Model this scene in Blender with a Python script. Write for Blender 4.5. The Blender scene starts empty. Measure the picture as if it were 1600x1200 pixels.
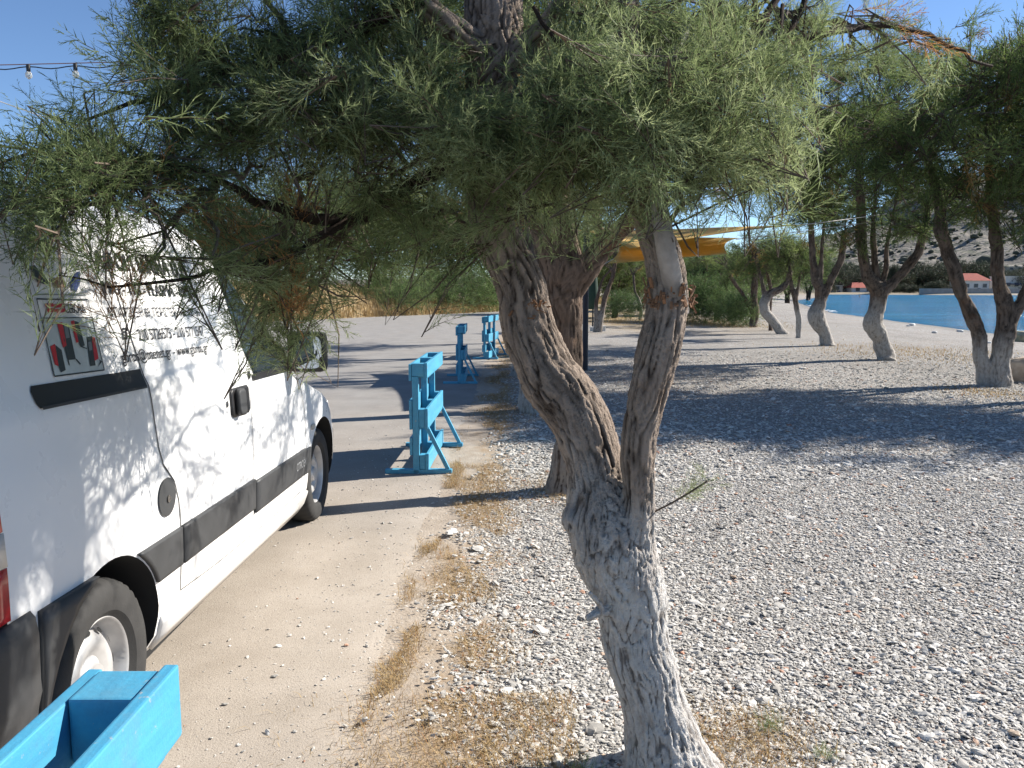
import bpy, bmesh, math, random
import numpy as np
from mathutils import Vector, Matrix

R = math.radians
sc = bpy.context.scene
col = sc.collection

# ------------------------------------------------------------------ camera, sky, sun, exposure
FPX, PITCH, CAMH = 1250.0, R(6.84), 1.47
cam_d = bpy.data.cameras.new('camera')
cam_d.sensor_width = 36.0
cam_d.lens = 36.0 * FPX / 1600.0
cam_d.clip_start = 0.05
cam_d.clip_end = 6000.0
cam = bpy.data.objects.new('camera', cam_d)
cam.location = (0, 0, CAMH)
cam.rotation_euler = (math.pi / 2 - PITCH, 0, 0)
col.objects.link(cam)
sc.camera = cam

SUN_EL, SUN_AZ = R(33.0), R(69.0)          # azimuth clockwise from +Y (the view direction)
world = bpy.data.worlds.new('World')
sc.world = world
world.use_nodes = True
wn = world.node_tree
wn.nodes.clear()
w_out = wn.nodes.new('ShaderNodeOutputWorld')
w_bg = wn.nodes.new('ShaderNodeBackground')
w_sky = wn.nodes.new('ShaderNodeTexSky')
w_sky.sky_type = 'NISHITA'
w_sky.sun_disc = False
w_sky.sun_elevation = SUN_EL
w_sky.sun_rotation = SUN_AZ
w_sky.air_density = 0.75
w_sky.dust_density = 0.0
w_sky.ozone_density = 4.5
w_bg.inputs['Strength'].default_value = 0.08
wn.links.new(w_sky.outputs['Color'], w_bg.inputs['Color'])
wn.links.new(w_bg.outputs['Background'], w_out.inputs['Surface'])

sun_d = bpy.data.lights.new('sun', 'SUN')
sun_d.energy = 5.0
sun_d.angle = R(0.53)
sun_d.color = (1.0, 0.94, 0.85)
sun = bpy.data.objects.new('sun', sun_d)
to_sun = Vector((math.sin(SUN_AZ) * math.cos(SUN_EL), math.cos(SUN_AZ) * math.cos(SUN_EL), math.sin(SUN_EL)))
sun.rotation_euler = to_sun.to_track_quat('Z', 'Y').to_euler()
sun.location = (20, 12, 25)
col.objects.link(sun)

sc.view_settings.view_transform = 'Standard'
sc.view_settings.look = 'None'
sc.view_settings.gamma = 1.0
sc.view_settings.exposure = 1.08
sc.render.engine = 'CYCLES'
sc.cycles.use_denoising = True
sc.cycles.max_bounces = 5
sc.cycles.diffuse_bounces = 3
sc.cycles.transparent_max_bounces = 8

# ------------------------------------------------------------------ helpers
rng = np.random.default_rng(7)
CP, SP = math.cos(PITCH), math.sin(PITCH)

def ray(u, v):
    a, b = (u - 800.0) / FPX, (600.0 - v) / FPX
    return np.array([a, CP + SP * b, -SP + CP * b])

def P(u, v, Y):
    d = ray(u, v)
    return np.array([0, 0, CAMH]) + d * (Y / d[1])

def G(u, v, z=0.0):
    d = ray(u, v)
    return np.array([0, 0, CAMH]) + d * ((z - CAMH) / d[2])

def tag(o, label=None, cat=None, group=None, kind=None):
    if label: o['label'] = label
    if cat: o['category'] = cat
    if group: o['group'] = group
    if kind: o['kind'] = kind
    return o

def link(o, parent=None):
    col.objects.link(o)
    if parent is not None:
        o.parent = parent
    return o

def empty(name, loc=(0, 0, 0), rz=0.0, label=None, cat=None, group=None):
    o = bpy.data.objects.new(name, None)
    o.location = loc
    o.rotation_euler = (0, 0, rz)
    o.empty_display_size = 0.2
    col.objects.link(o)
    return tag(o, label, cat, group)

def mesh_obj(name, verts, faces, mat, parent=None, smooth=False, loc=None, sharp=None):
    me = bpy.data.meshes.new(name)
    me.from_pydata([tuple(v) for v in verts], [], [tuple(f) for f in faces])
    me.update()
    if smooth:
        me.polygons.foreach_set('use_smooth', [True] * len(me.polygons))
        if sharp: me.set_sharp_from_angle(angle=R(sharp))
    if mat is not None:
        for m_ in (mat if isinstance(mat, (list, tuple)) else [mat]):
            me.materials.append(m_)
    o = bpy.data.objects.new(name, me)
    if loc is not None: o.location = loc
    return link(o, parent)

def copy_tree(o, parent=None):
    c = o.copy()
    col.objects.link(c)
    c.parent = parent
    for ch in list(o.children):
        copy_tree(ch, c)
    return c

class MB:
    """collects simple shapes into one mesh"""
    def __init__(self): self.v, self.f = [], []
    def add(self, vs, fs):
        n = len(self.v)
        self.v += [tuple(map(float, p)) for p in vs]
        self.f += [tuple(i + n for i in f) for f in fs]
        return self
    def box(self, a, b, bev=0.0):
        (x0, y0, z0), (x1, y1, z1) = a, b
        if bev <= 0:
            vs = [(x0,y0,z0),(x1,y0,z0),(x1,y1,z0),(x0,y1,z0),(x0,y0,z1),(x1,y0,z1),(x1,y1,z1),(x0,y1,z1)]
            fs = [(0,3,2,1),(4,5,6,7),(0,1,5,4),(1,2,6,5),(2,3,7,6),(3,0,4,7)]
            return self.add(vs, fs)
        bm = bmesh.new()
        bmesh.ops.create_cube(bm, size=1.0)
        for v in bm.verts:
            v.co = Vector(((x0+x1)/2 + v.co.x*(x1-x0), (y0+y1)/2 + v.co.y*(y1-y0), (z0+z1)/2 + v.co.z*(z1-z0)))
        bmesh.ops.bevel(bm, geom=list(bm.edges), offset=bev, segments=2, affect='EDGES', profile=0.6)
        bm.verts.index_update()
        self.add([v.co[:] for v in bm.verts], [[v.index for v in f.verts] for f in bm.faces])
        bm.free()
        return self
    def bar(self, a, b, w, h, up=(0, 0, 1)):
        a, b = np.array(a, float), np.array(b, float)
        d = (b - a) / np.linalg.norm(b - a)
        s = np.cross(d, up); s /= np.linalg.norm(s)
        t = np.cross(s, d)
        vs = []
        for p in (a, b):
            for (i, j) in ((-1,-1),(1,-1),(1,1),(-1,1)):
                vs.append(p + s*i*w/2 + t*j*h/2)
        return self.add(vs, [(0,1,2,3),(7,6,5,4),(0,4,5,1),(1,5,6,2),(2,6,7,3),(3,7,4,0)])
    def tube(self, pts, rad, n=8, cap=True):
        v, f = tube_np(np.array(pts, float), np.array(rad, float) if np.ndim(rad) else np.full(len(pts), float(rad)), n, cap)
        return self.add(v, f)
    def lathe(self, prof, axis='x', n=48):
        """prof: (offset along axis, radius); closed ring surface round the axis"""
        vs, fs = [], []
        m = len(prof)
        for k in range(n):
            a = 2*math.pi*k/n
            for (o, r) in prof:
                c, s = r*math.cos(a), r*math.sin(a)
                vs.append((o, c, s) if axis == 'x' else (c, s, o))
        for k in range(n):
            k2 = (k+1) % n
            for j in range(m-1):
                fs.append((k*m+j, k*m+j+1, k2*m+j+1, k2*m+j))
        return self.add(vs, fs)
    def build(self, name, mat, parent=None, smooth=False, loc=None, sharp=None):
        return mesh_obj(name, self.v, self.f, mat, parent, smooth, loc, sharp)

def tube_np(pts, rad, n=8, cap=True):
    m = len(pts)
    tan = np.gradient(pts, axis=0)
    tan /= np.linalg.norm(tan, axis=1)[:, None] + 1e-12
    ref = np.array([0.3, 0.9, 0.2]) if abs(tan[0][0]) > 0.6 else np.array([1.0, 0.15, 0.1])
    s = np.cross(tan[0], ref); s /= np.linalg.norm(s)
    out = []
    for i in range(m):
        s = s - tan[i]*np.dot(s, tan[i]); s /= np.linalg.norm(s) + 1e-12
        t = np.cross(tan[i], s)
        a = np.arange(n)*2*np.pi/n
        out.append(pts[i] + rad[i]*(np.cos(a)[:, None]*s + np.sin(a)[:, None]*t))
    v = np.concatenate(out)
    f = []
    for i in range(m-1):
        for k in range(n):
            k2 = (k+1) % n
            f.append((i*n+k, i*n+k2, (i+1)*n+k2, (i+1)*n+k))
    if cap:
        f.append(tuple(range(n-1, -1, -1)))
        f.append(tuple((m-1)*n+k for k in range(n)))
    return v, f

def resample(pts, rad, step):
    """smooth Catmull-Rom resampling of a polyline with radii"""
    pts = np.array(pts, float); rad = np.array(rad, float)
    q = np.concatenate([pts, rad[:, None]], 1)
    ext = np.concatenate([[2*q[0]-q[1]], q, [2*q[-1]-q[-2]]])
    res = []
    for i in range(len(pts)-1):
        p0, p1, p2, p3 = ext[i:i+4]
        n = max(2, int(np.linalg.norm(p2[:3]-p1[:3])/step))
        for t in np.arange(n)/n:
            res.append(0.5*((2*p1)+(-p0+p2)*t+(2*p0-5*p1+4*p2-p3)*t*t+(-p0+3*p1-3*p2+p3)*t**3))
    res.append(q[-1])
    res = np.array(res)
    return res[:, :3], np.maximum(res[:, 3], 0.001)

def vnoise(p, seed=0):
    """vectorised value noise, 0..1"""
    p = np.asarray(p, float)
    i = np.floor(p).astype(np.int64)
    f = p - i
    f = f*f*(3-2*f)
    def h(a):
        x = (a[:, 0]*374761393 + a[:, 1]*668265263 + a[:, 2]*2147483647 + seed*1274126177) & 0xffffffff
        x = ((x ^ (x >> 13))*1274126177) & 0xffffffff
        x = x ^ (x >> 16)
        return (x & 0xffff)/65535.0
    r = 0
    for dx in (0, 1):
        for dy in (0, 1):
            for dz in (0, 1):
                w = (f[:, 0] if dx else 1-f[:, 0])*(f[:, 1] if dy else 1-f[:, 1])*(f[:, 2] if dz else 1-f[:, 2])
                r = r + w*h(i+np.array([dx, dy, dz]))
    return r

def fbm(p, o=3, seed=0):
    a, s, t = 1.0, 0.0, 0.0
    for k in range(o):
        s = s + a*vnoise(np.asarray(p)*2**k, seed+k); t += a; a *= 0.5
    return s/t

# ------------------------------------------------------------------ materials
class NT:
    def __init__(self, name):
        self.m = bpy.data.materials.new(name)
        self.m.use_nodes = True
        self.t = self.m.node_tree
        self.b = self.t.nodes['Principled BSDF']
        self.out = self.t.nodes['Material Output']
        self._co = None
    def n(self, kind, **kw):
        nd = self.t.nodes.new(kind)
        for k, v in kw.items():
            if hasattr(nd, k) and k not in ('Scale',): setattr(nd, k, v)
            else: nd.inputs[k].default_value = v
        return nd
    def l(self, a, b): self.t.links.new(a, b)
    def co(self, kind='Object'):
        if self._co is None: self._co = self.t.nodes.new('ShaderNodeTexCoord')
        return self._co.outputs[kind]
    def pos(self):
        g = self.t.nodes.new('ShaderNodeNewGeometry')
        return g.outputs['Position']
    def noise(self, scale, detail=4, rough=0.55, vec=None, stretch=None):
        nd = self.n('ShaderNodeTexNoise'); nd.inputs['Scale'].default_value = scale
        nd.inputs['Detail'].default_value = detail; nd.inputs['Roughness'].default_value = rough
        vec = vec if vec is not None else self.co()
        if stretch:
            mp = self.n('ShaderNodeMapping'); mp.inputs['Scale'].default_value = stretch
            self.l(vec, mp.inputs['Vector']); vec = mp.outputs['Vector']
        self.l(vec, nd.inputs['Vector'])
        return nd.outputs['Fac']
    def voro(self, scale, vec=None, feature='F1', out='Distance'):
        nd = self.n('ShaderNodeTexVoronoi', feature=feature); nd.inputs['Scale'].default_value = scale
        self.l(vec if vec is not None else self.co(), nd.inputs['Vector'])
        return nd.outputs[out]
    def ramp(self, fac, stops, interp='LINEAR'):
        nd = self.n('ShaderNodeValToRGB'); nd.color_ramp.interpolation = interp
        e = nd.color_ramp.elements
        while len(e) < len(stops): e.new(0.5)
        for k, (p, c) in enumerate(stops):
            e[k].position = p
            e[k].color = (c, c, c, 1) if not hasattr(c, '__len__') else (*c, 1)
        self.l(fac, nd.inputs['Fac'])
        return nd.outputs['Color']
    def mix(self, fac, a, b, mode='MIX'):
        nd = self.n('ShaderNodeMix', data_type='RGBA', blend_type=mode)
        if hasattr(fac, 'node'): self.l(fac, nd.inputs[0])
        else: nd.inputs[0].default_value = fac
        for s, x in ((6, a), (7, b)):
            if hasattr(x, 'node'): self.l(x, nd.inputs[s])
            else: nd.inputs[s].default_value = (*x, 1)
        return nd.outputs[2]
    def math(self, op, a, b=0.0, c=None):
        nd = self.n('ShaderNodeMath', operation=op)
        for k, x in enumerate((a, b) if c is None else (a, b, c)):
            if hasattr(x, 'node'): self.l(x, nd.inputs[k])
            else: nd.inputs[k].default_value = x
        return nd.outputs[0]
    def mrange(self, val, a, b, c=0.0, d=1.0):
        nd = self.n('ShaderNodeMapRange'); nd.clamp = True
        self.l(val, nd.inputs[0])
        for k, x in enumerate((a, b, c, d)): nd.inputs[k+1].default_value = x
        return nd.outputs[0]
    def sep(self, vec):
        nd = self.n('ShaderNodeSeparateXYZ'); self.l(vec, nd.inputs[0]); return nd.outputs
    def base(self, c):
        if hasattr(c, 'node'): self.l(c, self.b.inputs['Base Color'])
        else: self.b.inputs['Base Color'].default_value = (*c, 1)
        return self
    def rough(self, r):
        if hasattr(r, 'node'): self.l(r, self.b.inputs['Roughness'])
        else: self.b.inputs['Roughness'].default_value = r
        return self
    def bump(self, h, strength=0.5, dist=0.01):
        nd = self.n('ShaderNodeBump'); nd.inputs['Strength'].default_value = strength
        nd.inputs['Distance'].default_value = dist
        self.l(h, nd.inputs['Height']); self.l(nd.outputs['Normal'], self.b.inputs['Normal'])
        return self

def simple(name, c, rough=0.6, var=0.12, scale=6.0, bump=0.0, bscale=60.0, bdist=0.003, metallic=0.0, c2=None, coat=0.0):
    t = NT(name)
    n = t.noise(scale, 5)
    c2 = c2 or tuple(min(1, x*(1-2*var)) for x in c)
    t.base(t.ramp(n, [(0.3, c2), (0.68, c)])).rough(rough)
    t.b.inputs['Metallic'].default_value = metallic
    if coat: t.b.inputs['Coat Weight'].default_value = coat
    if bump: t.bump(t.noise(bscale, 4), bump, bdist)
    return t.m

MAT = {}
def ground_material():
    t = NT('beach_gravel')
    p = t.pos()
    X, Y, Z = t.sep(p)
    cell = t.voro(48, p, out='Color')
    cs = t.sep(cell)
    stone = t.ramp(cs[0], [(0.0, (.16,.152,.14)), (0.35, (.30,.287,.268)), (0.7, (.39,.375,.35)), (0.93, (.52,.505,.48)), (0.97, (.42,.27,.2)), (1.0, (.36,.2,.14))])
    stone = t.mix(t.ramp(t.noise(0.45, 7, 0.75, vec=p, stretch=(1, .6, 1)), [(0.42, 0.0), (0.66, 0.6)]), stone, (.21,.19,.165))
    stone = t.mix(t.ramp(t.noise(5.5, 4, 0.7, vec=p), [(0.5, 0.0), (0.68, 0.7)]), stone, (.20,.185,.17))
    dirt = t.ramp(t.noise(9, 6, vec=p), [(0.3, (.30,.25,.20)), (0.7, (.40,.345,.285))])
    dirt = t.mix(t.ramp(t.noise(90, 4, vec=p), [(0.55, 0.0), (0.75, 0.5)]), dirt, (.25,.22,.19))
    # dirt beside the road, fading into the gravel with a ragged edge
    xe = t.math('ADD', X, t.math('MULTIPLY', t.math('SUBTRACT', t.noise(1.7, 6, vec=p), 0.5), 0.9))
    f1 = t.mrange(xe, -0.22, 0.05, 1.0, 0.0)
    # brown earth showing through lower right of the beach and round the far trees
    n2 = t.noise(0.33, 5, vec=p)
    f2 = t.mrange(n2, 0.56, 0.70, 0.0, 0.75)
    f3 = t.math('MULTIPLY', t.mrange(Y, 24, 34, 0.0, 1.0), t.mrange(X, 12, 6, 0.0, 1.0))
    f3 = t.math('MULTIPLY', f3, t.mrange(t.noise(0.5, 4, vec=p), 0.35, 0.6))
    c = t.mix(f1, stone, dirt)
    c = t.mix(t.math('MULTIPLY', f2, 0.6), c, dirt)
    c = t.mix(f3, c, (.36,.26,.13))
    litter = t.math('MULTIPLY', t.mrange(t.math('ABSOLUTE', t.math('ADD', xe, 0.16)), 0.05, 0.26, 1.0, 0.0), t.ramp(t.noise(5, 6, 0.7, vec=p), [(0.38, 0.0), (0.62, 0.85)]))
    litter = t.math('MULTIPLY', litter, t.mrange(Y, 30, 22))
    c = t.mix(litter, c, t.ramp(t.noise(40, 5, vec=p), [(0.3, (.17,.115,.065)), (0.7, (.36,.25,.14))]))
    far = t.mrange(Y, 120, 260)
    c = t.mix(far, c, (.24,.20,.13))
    # wet stones at the waterline
    wet = t.mrange(Z, -0.40, -0.31, 0.55, 0.0)
    c = t.mix(wet, c, (.13,.12,.11))
    t.base(c).rough(0.9)
    t.b.inputs['Specular IOR Level'].default_value = 0.25
    h = t.math('ADD', t.math('MULTIPLY', t.voro(48, p), -1.0), t.math('MULTIPLY', t.noise(14, 4, vec=p), 0.8))
    h = t.mix(f1, h, t.math('MULTIPLY', t.noise(60, 4, vec=p), 0.35))
    t.bump(h, 0.9, 0.02)
    return t.m

def road_material():
    t = NT('dusty_asphalt')
    p = t.pos()
    X, Y, Z = t.sep(p)
    grey = t.ramp(t.noise(2.2, 6, vec=p), [(0.3, (.215,.205,.195)), (0.7, (.28,.27,.255))])
    dust = t.ramp(t.noise(3.1, 6, vec=p), [(0.3, (.31,.268,.222)), (0.7, (.39,.343,.292))])
    yy = t.math('ADD', Y, t.math('MULTIPLY', t.math('SUBTRACT', t.noise(0.8, 5, vec=p), 0.5), 5.0))
    c = t.mix(t.mrange(yy, 4.0, 11.0), dust, grey)
    speck = t.ramp(t.noise(120, 3, 0.7, vec=p), [(0.58, 0.0), (0.66, 0.75)])
    c = t.mix(speck, c, (.15,.13,.115))
    speck2 = t.ramp(t.noise(170, 2, vec=p, stretch=(1, 1.2, 1)), [(0.64, 0.0), (0.70, 0.8)])
    c = t.mix(speck2, c, (.50,.45,.39))
    st = t.ramp(t.noise(0.7, 7, vec=p, stretch=(2.4, 0.5, 1)), [(0.52, 0.0), (0.68, 0.28)])
    c = t.mix(st, c, (.27,.235,.20))
    t.base(c).rough(0.9)
    t.b.inputs['Specular IOR Level'].default_value = 0.25
    t.bump(t.math('ADD', t.noise(170, 3, vec=p), t.math('MULTIPLY', t.noise(9, 4, vec=p), 0.8)), 0.4, 0.006)
    return t.m

def bark_material(name, upper, upper2, paint, amount, low=0.12):
    t = NT(name)
    co = t.co()
    at = t.n('ShaderNodeAttribute', attribute_name='paint_height', attribute_type='OBJECT')
    z = t.sep(co)[2]
    pl = t.n('ShaderNodeAttribute', attribute_name='plate', attribute_type='GEOMETRY').outputs['Fac']
    grain = t.math('ADD', t.math('MULTIPLY', t.noise(18, 6, 0.65, stretch=(1, 1, 0.22)), 0.5), t.math('MULTIPLY', pl, 0.5))
    c = t.ramp(grain, [(0.30, upper2), (0.52, upper), (0.72, tuple(min(1, x*1.7) for x in upper))])
    c = t.mix(t.ramp(t.noise(3.2, 3), [(0.56, 0.0), (0.72, 0.4)]), c, (.24,.13,.07))
    hn = t.math('ADD', z, t.math('MULTIPLY', t.math('SUBTRACT', t.noise(7, 6, 0.7, stretch=(1, 1, 0.5)), 0.5), 0.9))
    d = t.math('SUBTRACT', at.outputs['Fac'], hn)
    f = t.mrange(d, -0.12, 0.28, 0.0, 1.0)
    f = t.math('MULTIPLY', f, t.ramp(t.noise(34, 6, 0.7, stretch=(1, 1, 0.35)), [(0.30, 0.35), (0.50, 1.0)]))
    f = t.math('MULTIPLY', f, t.ramp(pl, [(0.25, low), (0.6, 1.0)]))
    f = t.math('MULTIPLY', f, amount)
    pc = t.ramp(t.noise(24, 4), [(0.3, tuple(x*0.78 for x in paint)), (0.7, paint)])
    t.base(t.mix(f, c, pc)).rough(0.92)
    t.b.inputs['Specular IOR Level'].default_value = 0.2
    h = t.math('ADD', t.noise(48, 6, 0.7, stretch=(1, 1, 0.22)), t.math('MULTIPLY', t.noise(160, 3), 0.3))
    t.bump(h, 1.0, 0.022)
    return t.m

def foliage_material(name, dark, mid, light, dead, trans=0.3):
    t = NT(name)
    at = t.n('ShaderNodeAttribute', attribute_name='tint', attribute_type='GEOMETRY')
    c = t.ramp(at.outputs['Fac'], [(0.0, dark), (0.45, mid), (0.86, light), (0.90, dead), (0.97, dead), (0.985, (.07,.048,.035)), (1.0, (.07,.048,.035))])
    t.base(c).rough(0.65)
    t.b.inputs['Specular IOR Level'].default_value = 0.3
    tr = t.n('ShaderNodeBsdfTranslucent')
    t.l(c, tr.inputs['Color'])
    mx = t.n('ShaderNodeMixShader'); mx.inputs[0].default_value = trans
    t.l(t.b.outputs[0], mx.inputs[1]); t.l(tr.outputs[0], mx.inputs[2])
    t.l(mx.outputs[0], t.out.inputs['Surface'])
    return t.m

def water_material():
    t = NT('sea_water')
    p = t.pos()
    c = t.ramp(t.noise(0.05, 4, vec=p, stretch=(0.5, 2.0, 1)), [(0.3, (.010,.13,.27)), (0.7, (.025,.21,.37))])
    t.base(c).rough(0.12)
    t.b.inputs['IOR'].default_value = 1.33
    t.b.inputs['Specular IOR Level'].default_value = 0.18
    h = t.math('ADD', t.noise(0.55, 6, 0.65, vec=p, stretch=(0.5, 1.6, 1)), t.math('MULTIPLY', t.noise(0.12, 3, vec=p, stretch=(0.4, 1.6, 1)), 2.0))
    t.bump(h, 1.0, 0.8)
    return t.m

def blue_paint():
    t = NT('light_blue_wood_paint')
    n = t.noise(16, 6, 0.7, stretch=(1, 0.12, 1))
    c = t.ramp(n, [(0.34, (.045,.25,.41)), (0.7, (.072,.34,.50))])
    chip = t.ramp(t.noise(30, 7, 0.78), [(0.615, 0.0), (0.64, 0.85)])
    c = t.mix(chip, c, (.30,.33,.33))
    dirt = t.ramp(t.noise(9, 7, 0.75), [(0.48, 0.0), (0.75, 0.6)])
    c = t.mix(dirt, c, (.10,.20,.27))
    t.base(c).rough(0.55)
    t.bump(t.math('ADD', t.noise(25, 5, stretch=(1, .2, 1)), t.math('MULTIPLY', t.noise(110, 3), 0.4)), 0.45, 0.004)
    return t.m

def van_paint():
    t = NT('white_van_paint')
    z = t.sep(t.co())[2]
    dust = t.math('MULTIPLY', t.mrange(z, 0.62, 0.18), t.ramp(t.noise(5, 5), [(0.3, 0.25), (0.7, 0.9)]))
    c = t.mix(t.math('MULTIPLY', dust, 0.5), (.80,.80,.795), (.56,.49,.40))
    c = t.mix(t.ramp(t.noise(7, 6, 0.7, stretch=(1, 1, 0.4)), [(0.55, 0.0), (0.85, 0.18)]), c, (.60,.58,.54))
    t.base(c).rough(t.ramp(t.noise(9, 4), [(0.3, 0.24), (0.7, 0.38)]))
    t.b.inputs['Coat Weight'].default_value = 0.35
    t.b.inputs['Coat Roughness'].default_value = 0.12
    return t.m

def gravel_stone_material():
    t = NT('pebble_stone')
    oi = t.n('ShaderNodeObjectInfo')
    c = t.ramp(oi.outputs['Random'], [(0.0, (.29,.275,.25)), (0.22, (.435,.415,.38)), (0.7, (.535,.512,.47)), (0.88, (.62,.595,.555)), (0.965, (.69,.67,.63)), (0.972, (.46,.37,.28)), (0.99, (.42,.23,.15)), (1.0, (.36,.17,.11))])
    c = t.mix(t.ramp(t.noise(4, 4), [(0.4, 0.0), (0.8, 0.35)]), c, (.42,.40,.37))
    t.base(c).rough(0.85)
    t.b.inputs['Specular IOR Level'].default_value = 0.3
    return t.m

MAT['ground'] = ground_material()
MAT['road'] = road_material()
MAT['bark'] = bark_material('rough_tamarisk_bark', (.20,.16,.13), (.05,.036,.028), (.66,.64,.61), 0.92, 0.3)
MAT['bark_white'] = bark_material('whitewashed_bark', (.10,.078,.062), (.04,.03,.024), (.50,.465,.42), 0.9, 0.6)
MAT['bark_dark'] = bark_material('dark_tamarisk_bark', (.105,.075,.057), (.035,.025,.019), (.40,.37,.33), 0.7)
MAT['twig'] = simple('brown_twig', (.13,.095,.07), 0.9, 0.25, 20)
MAT['pale_bark'] = simple('pale_smooth_bark', (.34,.30,.265), 0.9, 0.25, 18, 0.6, 60)
MAT['torn'] = simple('torn_orange_wood', (.30,.155,.08), 0.9, 0.3, 20, 0.6, 90, 0.006)
MAT['leaf'] = foliage_material('tamarisk_foliage', (.06,.085,.032), (.16,.21,.085), (.37,.42,.21), (.40,.21,.08), 0.48)
MAT['leaf_mid'] = foliage_material('tamarisk_foliage_far', (.045,.072,.024), (.11,.16,.048), (.24,.30,.10), (.28,.18,.06), 0.45)
MAT['leaf_bush'] = foliage_material('green_bush_foliage', (.04,.08,.028), (.12,.20,.07), (.24,.33,.12), (.30,.17,.06), 0.35)
MAT['leaf_hill'] = foliage_material('shore_tree_foliage', (.030,.045,.026), (.06,.08,.045), (.11,.13,.07), (.15,.12,.07), 0.15)
MAT['straw'] = foliage_material('dry_straw', (.26,.17,.075), (.40,.28,.13), (.52,.39,.20), (.38,.20,.08), 0.25)
MAT['water'] = water_material()
MAT['blue'] = blue_paint()
MAT['van'] = van_paint()
MAT['stone'] = gravel_stone_material()
MAT['plastic'] = simple('dark_grey_bumper_plastic', (.045,.047,.05), 0.55, 0.18, 8, 0.25, 300, 0.001)
MAT['black'] = simple('black_trim', (.014,.014,.015), 0.45, 0.15, 10)
MAT['seam'] = simple('dark_panel_gap', (.03,.03,.03), 0.9, 0.1, 10)
MAT['tyre'] = simple('tyre_rubber', (.035,.034,.033), 0.85, 0.25, 9, 0.4, 140, 0.002)
MAT['rim'] = simple('silver_steel_rim', (.55,.54,.53), 0.42, 0.12, 12, metallic=0.35)
MAT['hole'] = simple('shadowed_wheel_hole', (.012,.012,.012), 0.9)
MAT['ink'] = simple('black_lettering', (.022,.022,.024), 0.5)
MAT['chrome'] = simple('metal_lock', (.6,.6,.6), 0.25, metallic=1.0)
MAT['orange_lens'] = simple('smoked_indicator_lens', (.55,.50,.42), 0.15)
MAT['wellblack'] = simple('wheel_well_liner', (.016,.016,.016), 0.95)

# ------------------------------------------------------------------ setting: ground, road, water, hill
SH_Y = np.array([-80, 0, 30, 43, 62, 90, 119, 170, 215, 236, 260])
SH_X = np.array([16.0, 17.5, 19.6, 22, 25, 33, 42, 66, 85, 92, 130])
FAR_X = np.array([60, 92, 118, 160, 300, 900])
FAR_Y = np.array([245, 238, 214, 200, 190, 190])

def water_depth(x, y):
    """positive inside the bay: rough distance from the shoreline"""
    a = (x - np.interp(y, SH_Y, SH_X))*0.9
    b = np.interp(x, FAR_X, FAR_Y) - y
    return np.minimum(a, b)

def ground_z(x, y):
    x = np.asarray(x, float); y = np.asarray(y, float)
    d = water_depth(x, y)
    z = np.where(d < 0, -0.42*np.exp(-(np.abs(d)/4.2)**1.4), -0.42 - np.minimum(d*0.06, 3.0))
    # storm ridge of pebbles a little above the water, faint undulation
    q = np.stack([x*0.35, y*0.35, np.zeros_like(x)], -1).reshape(-1, 3)
    z = z + ((fbm(q, 3, 5).reshape(x.shape) - 0.5)*0.05)*np.clip((x-0.3)/2.0, 0, 1)*np.clip(1-(y-60)/60, 0, 1)
    far = np.clip((y-250)/120, 0, 1)
    z = z + far*2.0
    return z

def axis(parts):
    out = []
    for a, b, s in parts:
        out.append(np.arange(a, b, s))
    out.append(np.array([parts[-1][1]]))
    return np.unique(np.round(np.concatenate(out), 4))

gx = axis([(-1500, -300, 200), (-300, -40, 20), (-40, -4, 2), (-4, 14, .35), (14, 60, 1.0), (60, 140, 4), (140, 400, 20), (400, 3000, 200)])
gy = axis([(-200, -20, 30), (-20, 0, 2), (0, 22, .35), (22, 60, 1), (60, 140, 3), (140, 300, 4), (300, 700, 25), (700, 3200, 250)])
XX, YY = np.meshgrid(gx, gy)
ZZ = ground_z(XX, YY)
nx, ny = len(gx), len(gy)
idx = np.arange(nx*ny).reshape(ny, nx)
quads = np.stack([idx[:-1, :-1], idx[:-1, 1:], idx[1:, 1:], idx[1:, :-1]], -1).reshape(-1, 4)

def np_mesh(name, verts, faces, k):
    """fast mesh from arrays: faces (n,k)"""
    me = bpy.data.meshes.new(name)
    verts = np.asarray(verts, np.float32); faces = np.asarray(faces, np.int32)
    me.vertices.add(len(verts)); me.vertices.foreach_set('co', verts.ravel())
    me.loops.add(faces.size); me.loops.foreach_set('vertex_index', faces.ravel())
    me.polygons.add(len(faces)); me.polygons.foreach_set('loop_start', np.arange(0, faces.size, k, dtype=np.int32))
    me.update(calc_edges=True)
    me.validate()
    return me

me = np_mesh('beach_ground', np.stack([XX, YY, ZZ], -1).reshape(-1, 3), quads, 4)
me.polygons.foreach_set('use_smooth', [True]*len(me.polygons))
me.materials.append(MAT['ground'])
ground = link(bpy.data.objects.new('ground', me))
tag(ground, 'grey pebble beach ground with dusty brown verge beside the road', 'ground', kind='structure')

# road: ragged right edge near the tree row, far edge turning away to the right
ry = np.concatenate([np.arange(-8, 24, 0.12), np.arange(24, 110, 2.0)])
redge = -0.47 + 0.22*(fbm(np.stack([ry*2.3, ry*0, ry*0], -1), 4, 3)-0.5)
redge = redge + np.where(ry > 22, (ry-22)*0.035, 0)
ledge = np.interp(ry, [-8, 26, 34, 40, 46, 52, 60, 75, 110], [-16, -14, -11.2, -7.6, -3.4, 0.2, 3.2, 8.5, 22])
ledge = np.minimum(ledge, redge - 0.4)
vs, fs = [], []
NR = 26
for i, y in enumerate(ry):
    for k in range(NR+1):
        t_ = (k/NR)**1.5
        x = redge[i] + (ledge[i]-redge[i])*t_
        zz = 0.010 if k else -0.012
        vs.append((x, y, zz))
for i in range(len(ry)-1):
    for k in range(NR):
        a = i*(NR+1)+k
        fs.append((a, a+NR+1, a+NR+2, a+1))
road = mesh_obj('road', vs, fs, MAT['road'], smooth=True)
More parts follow.
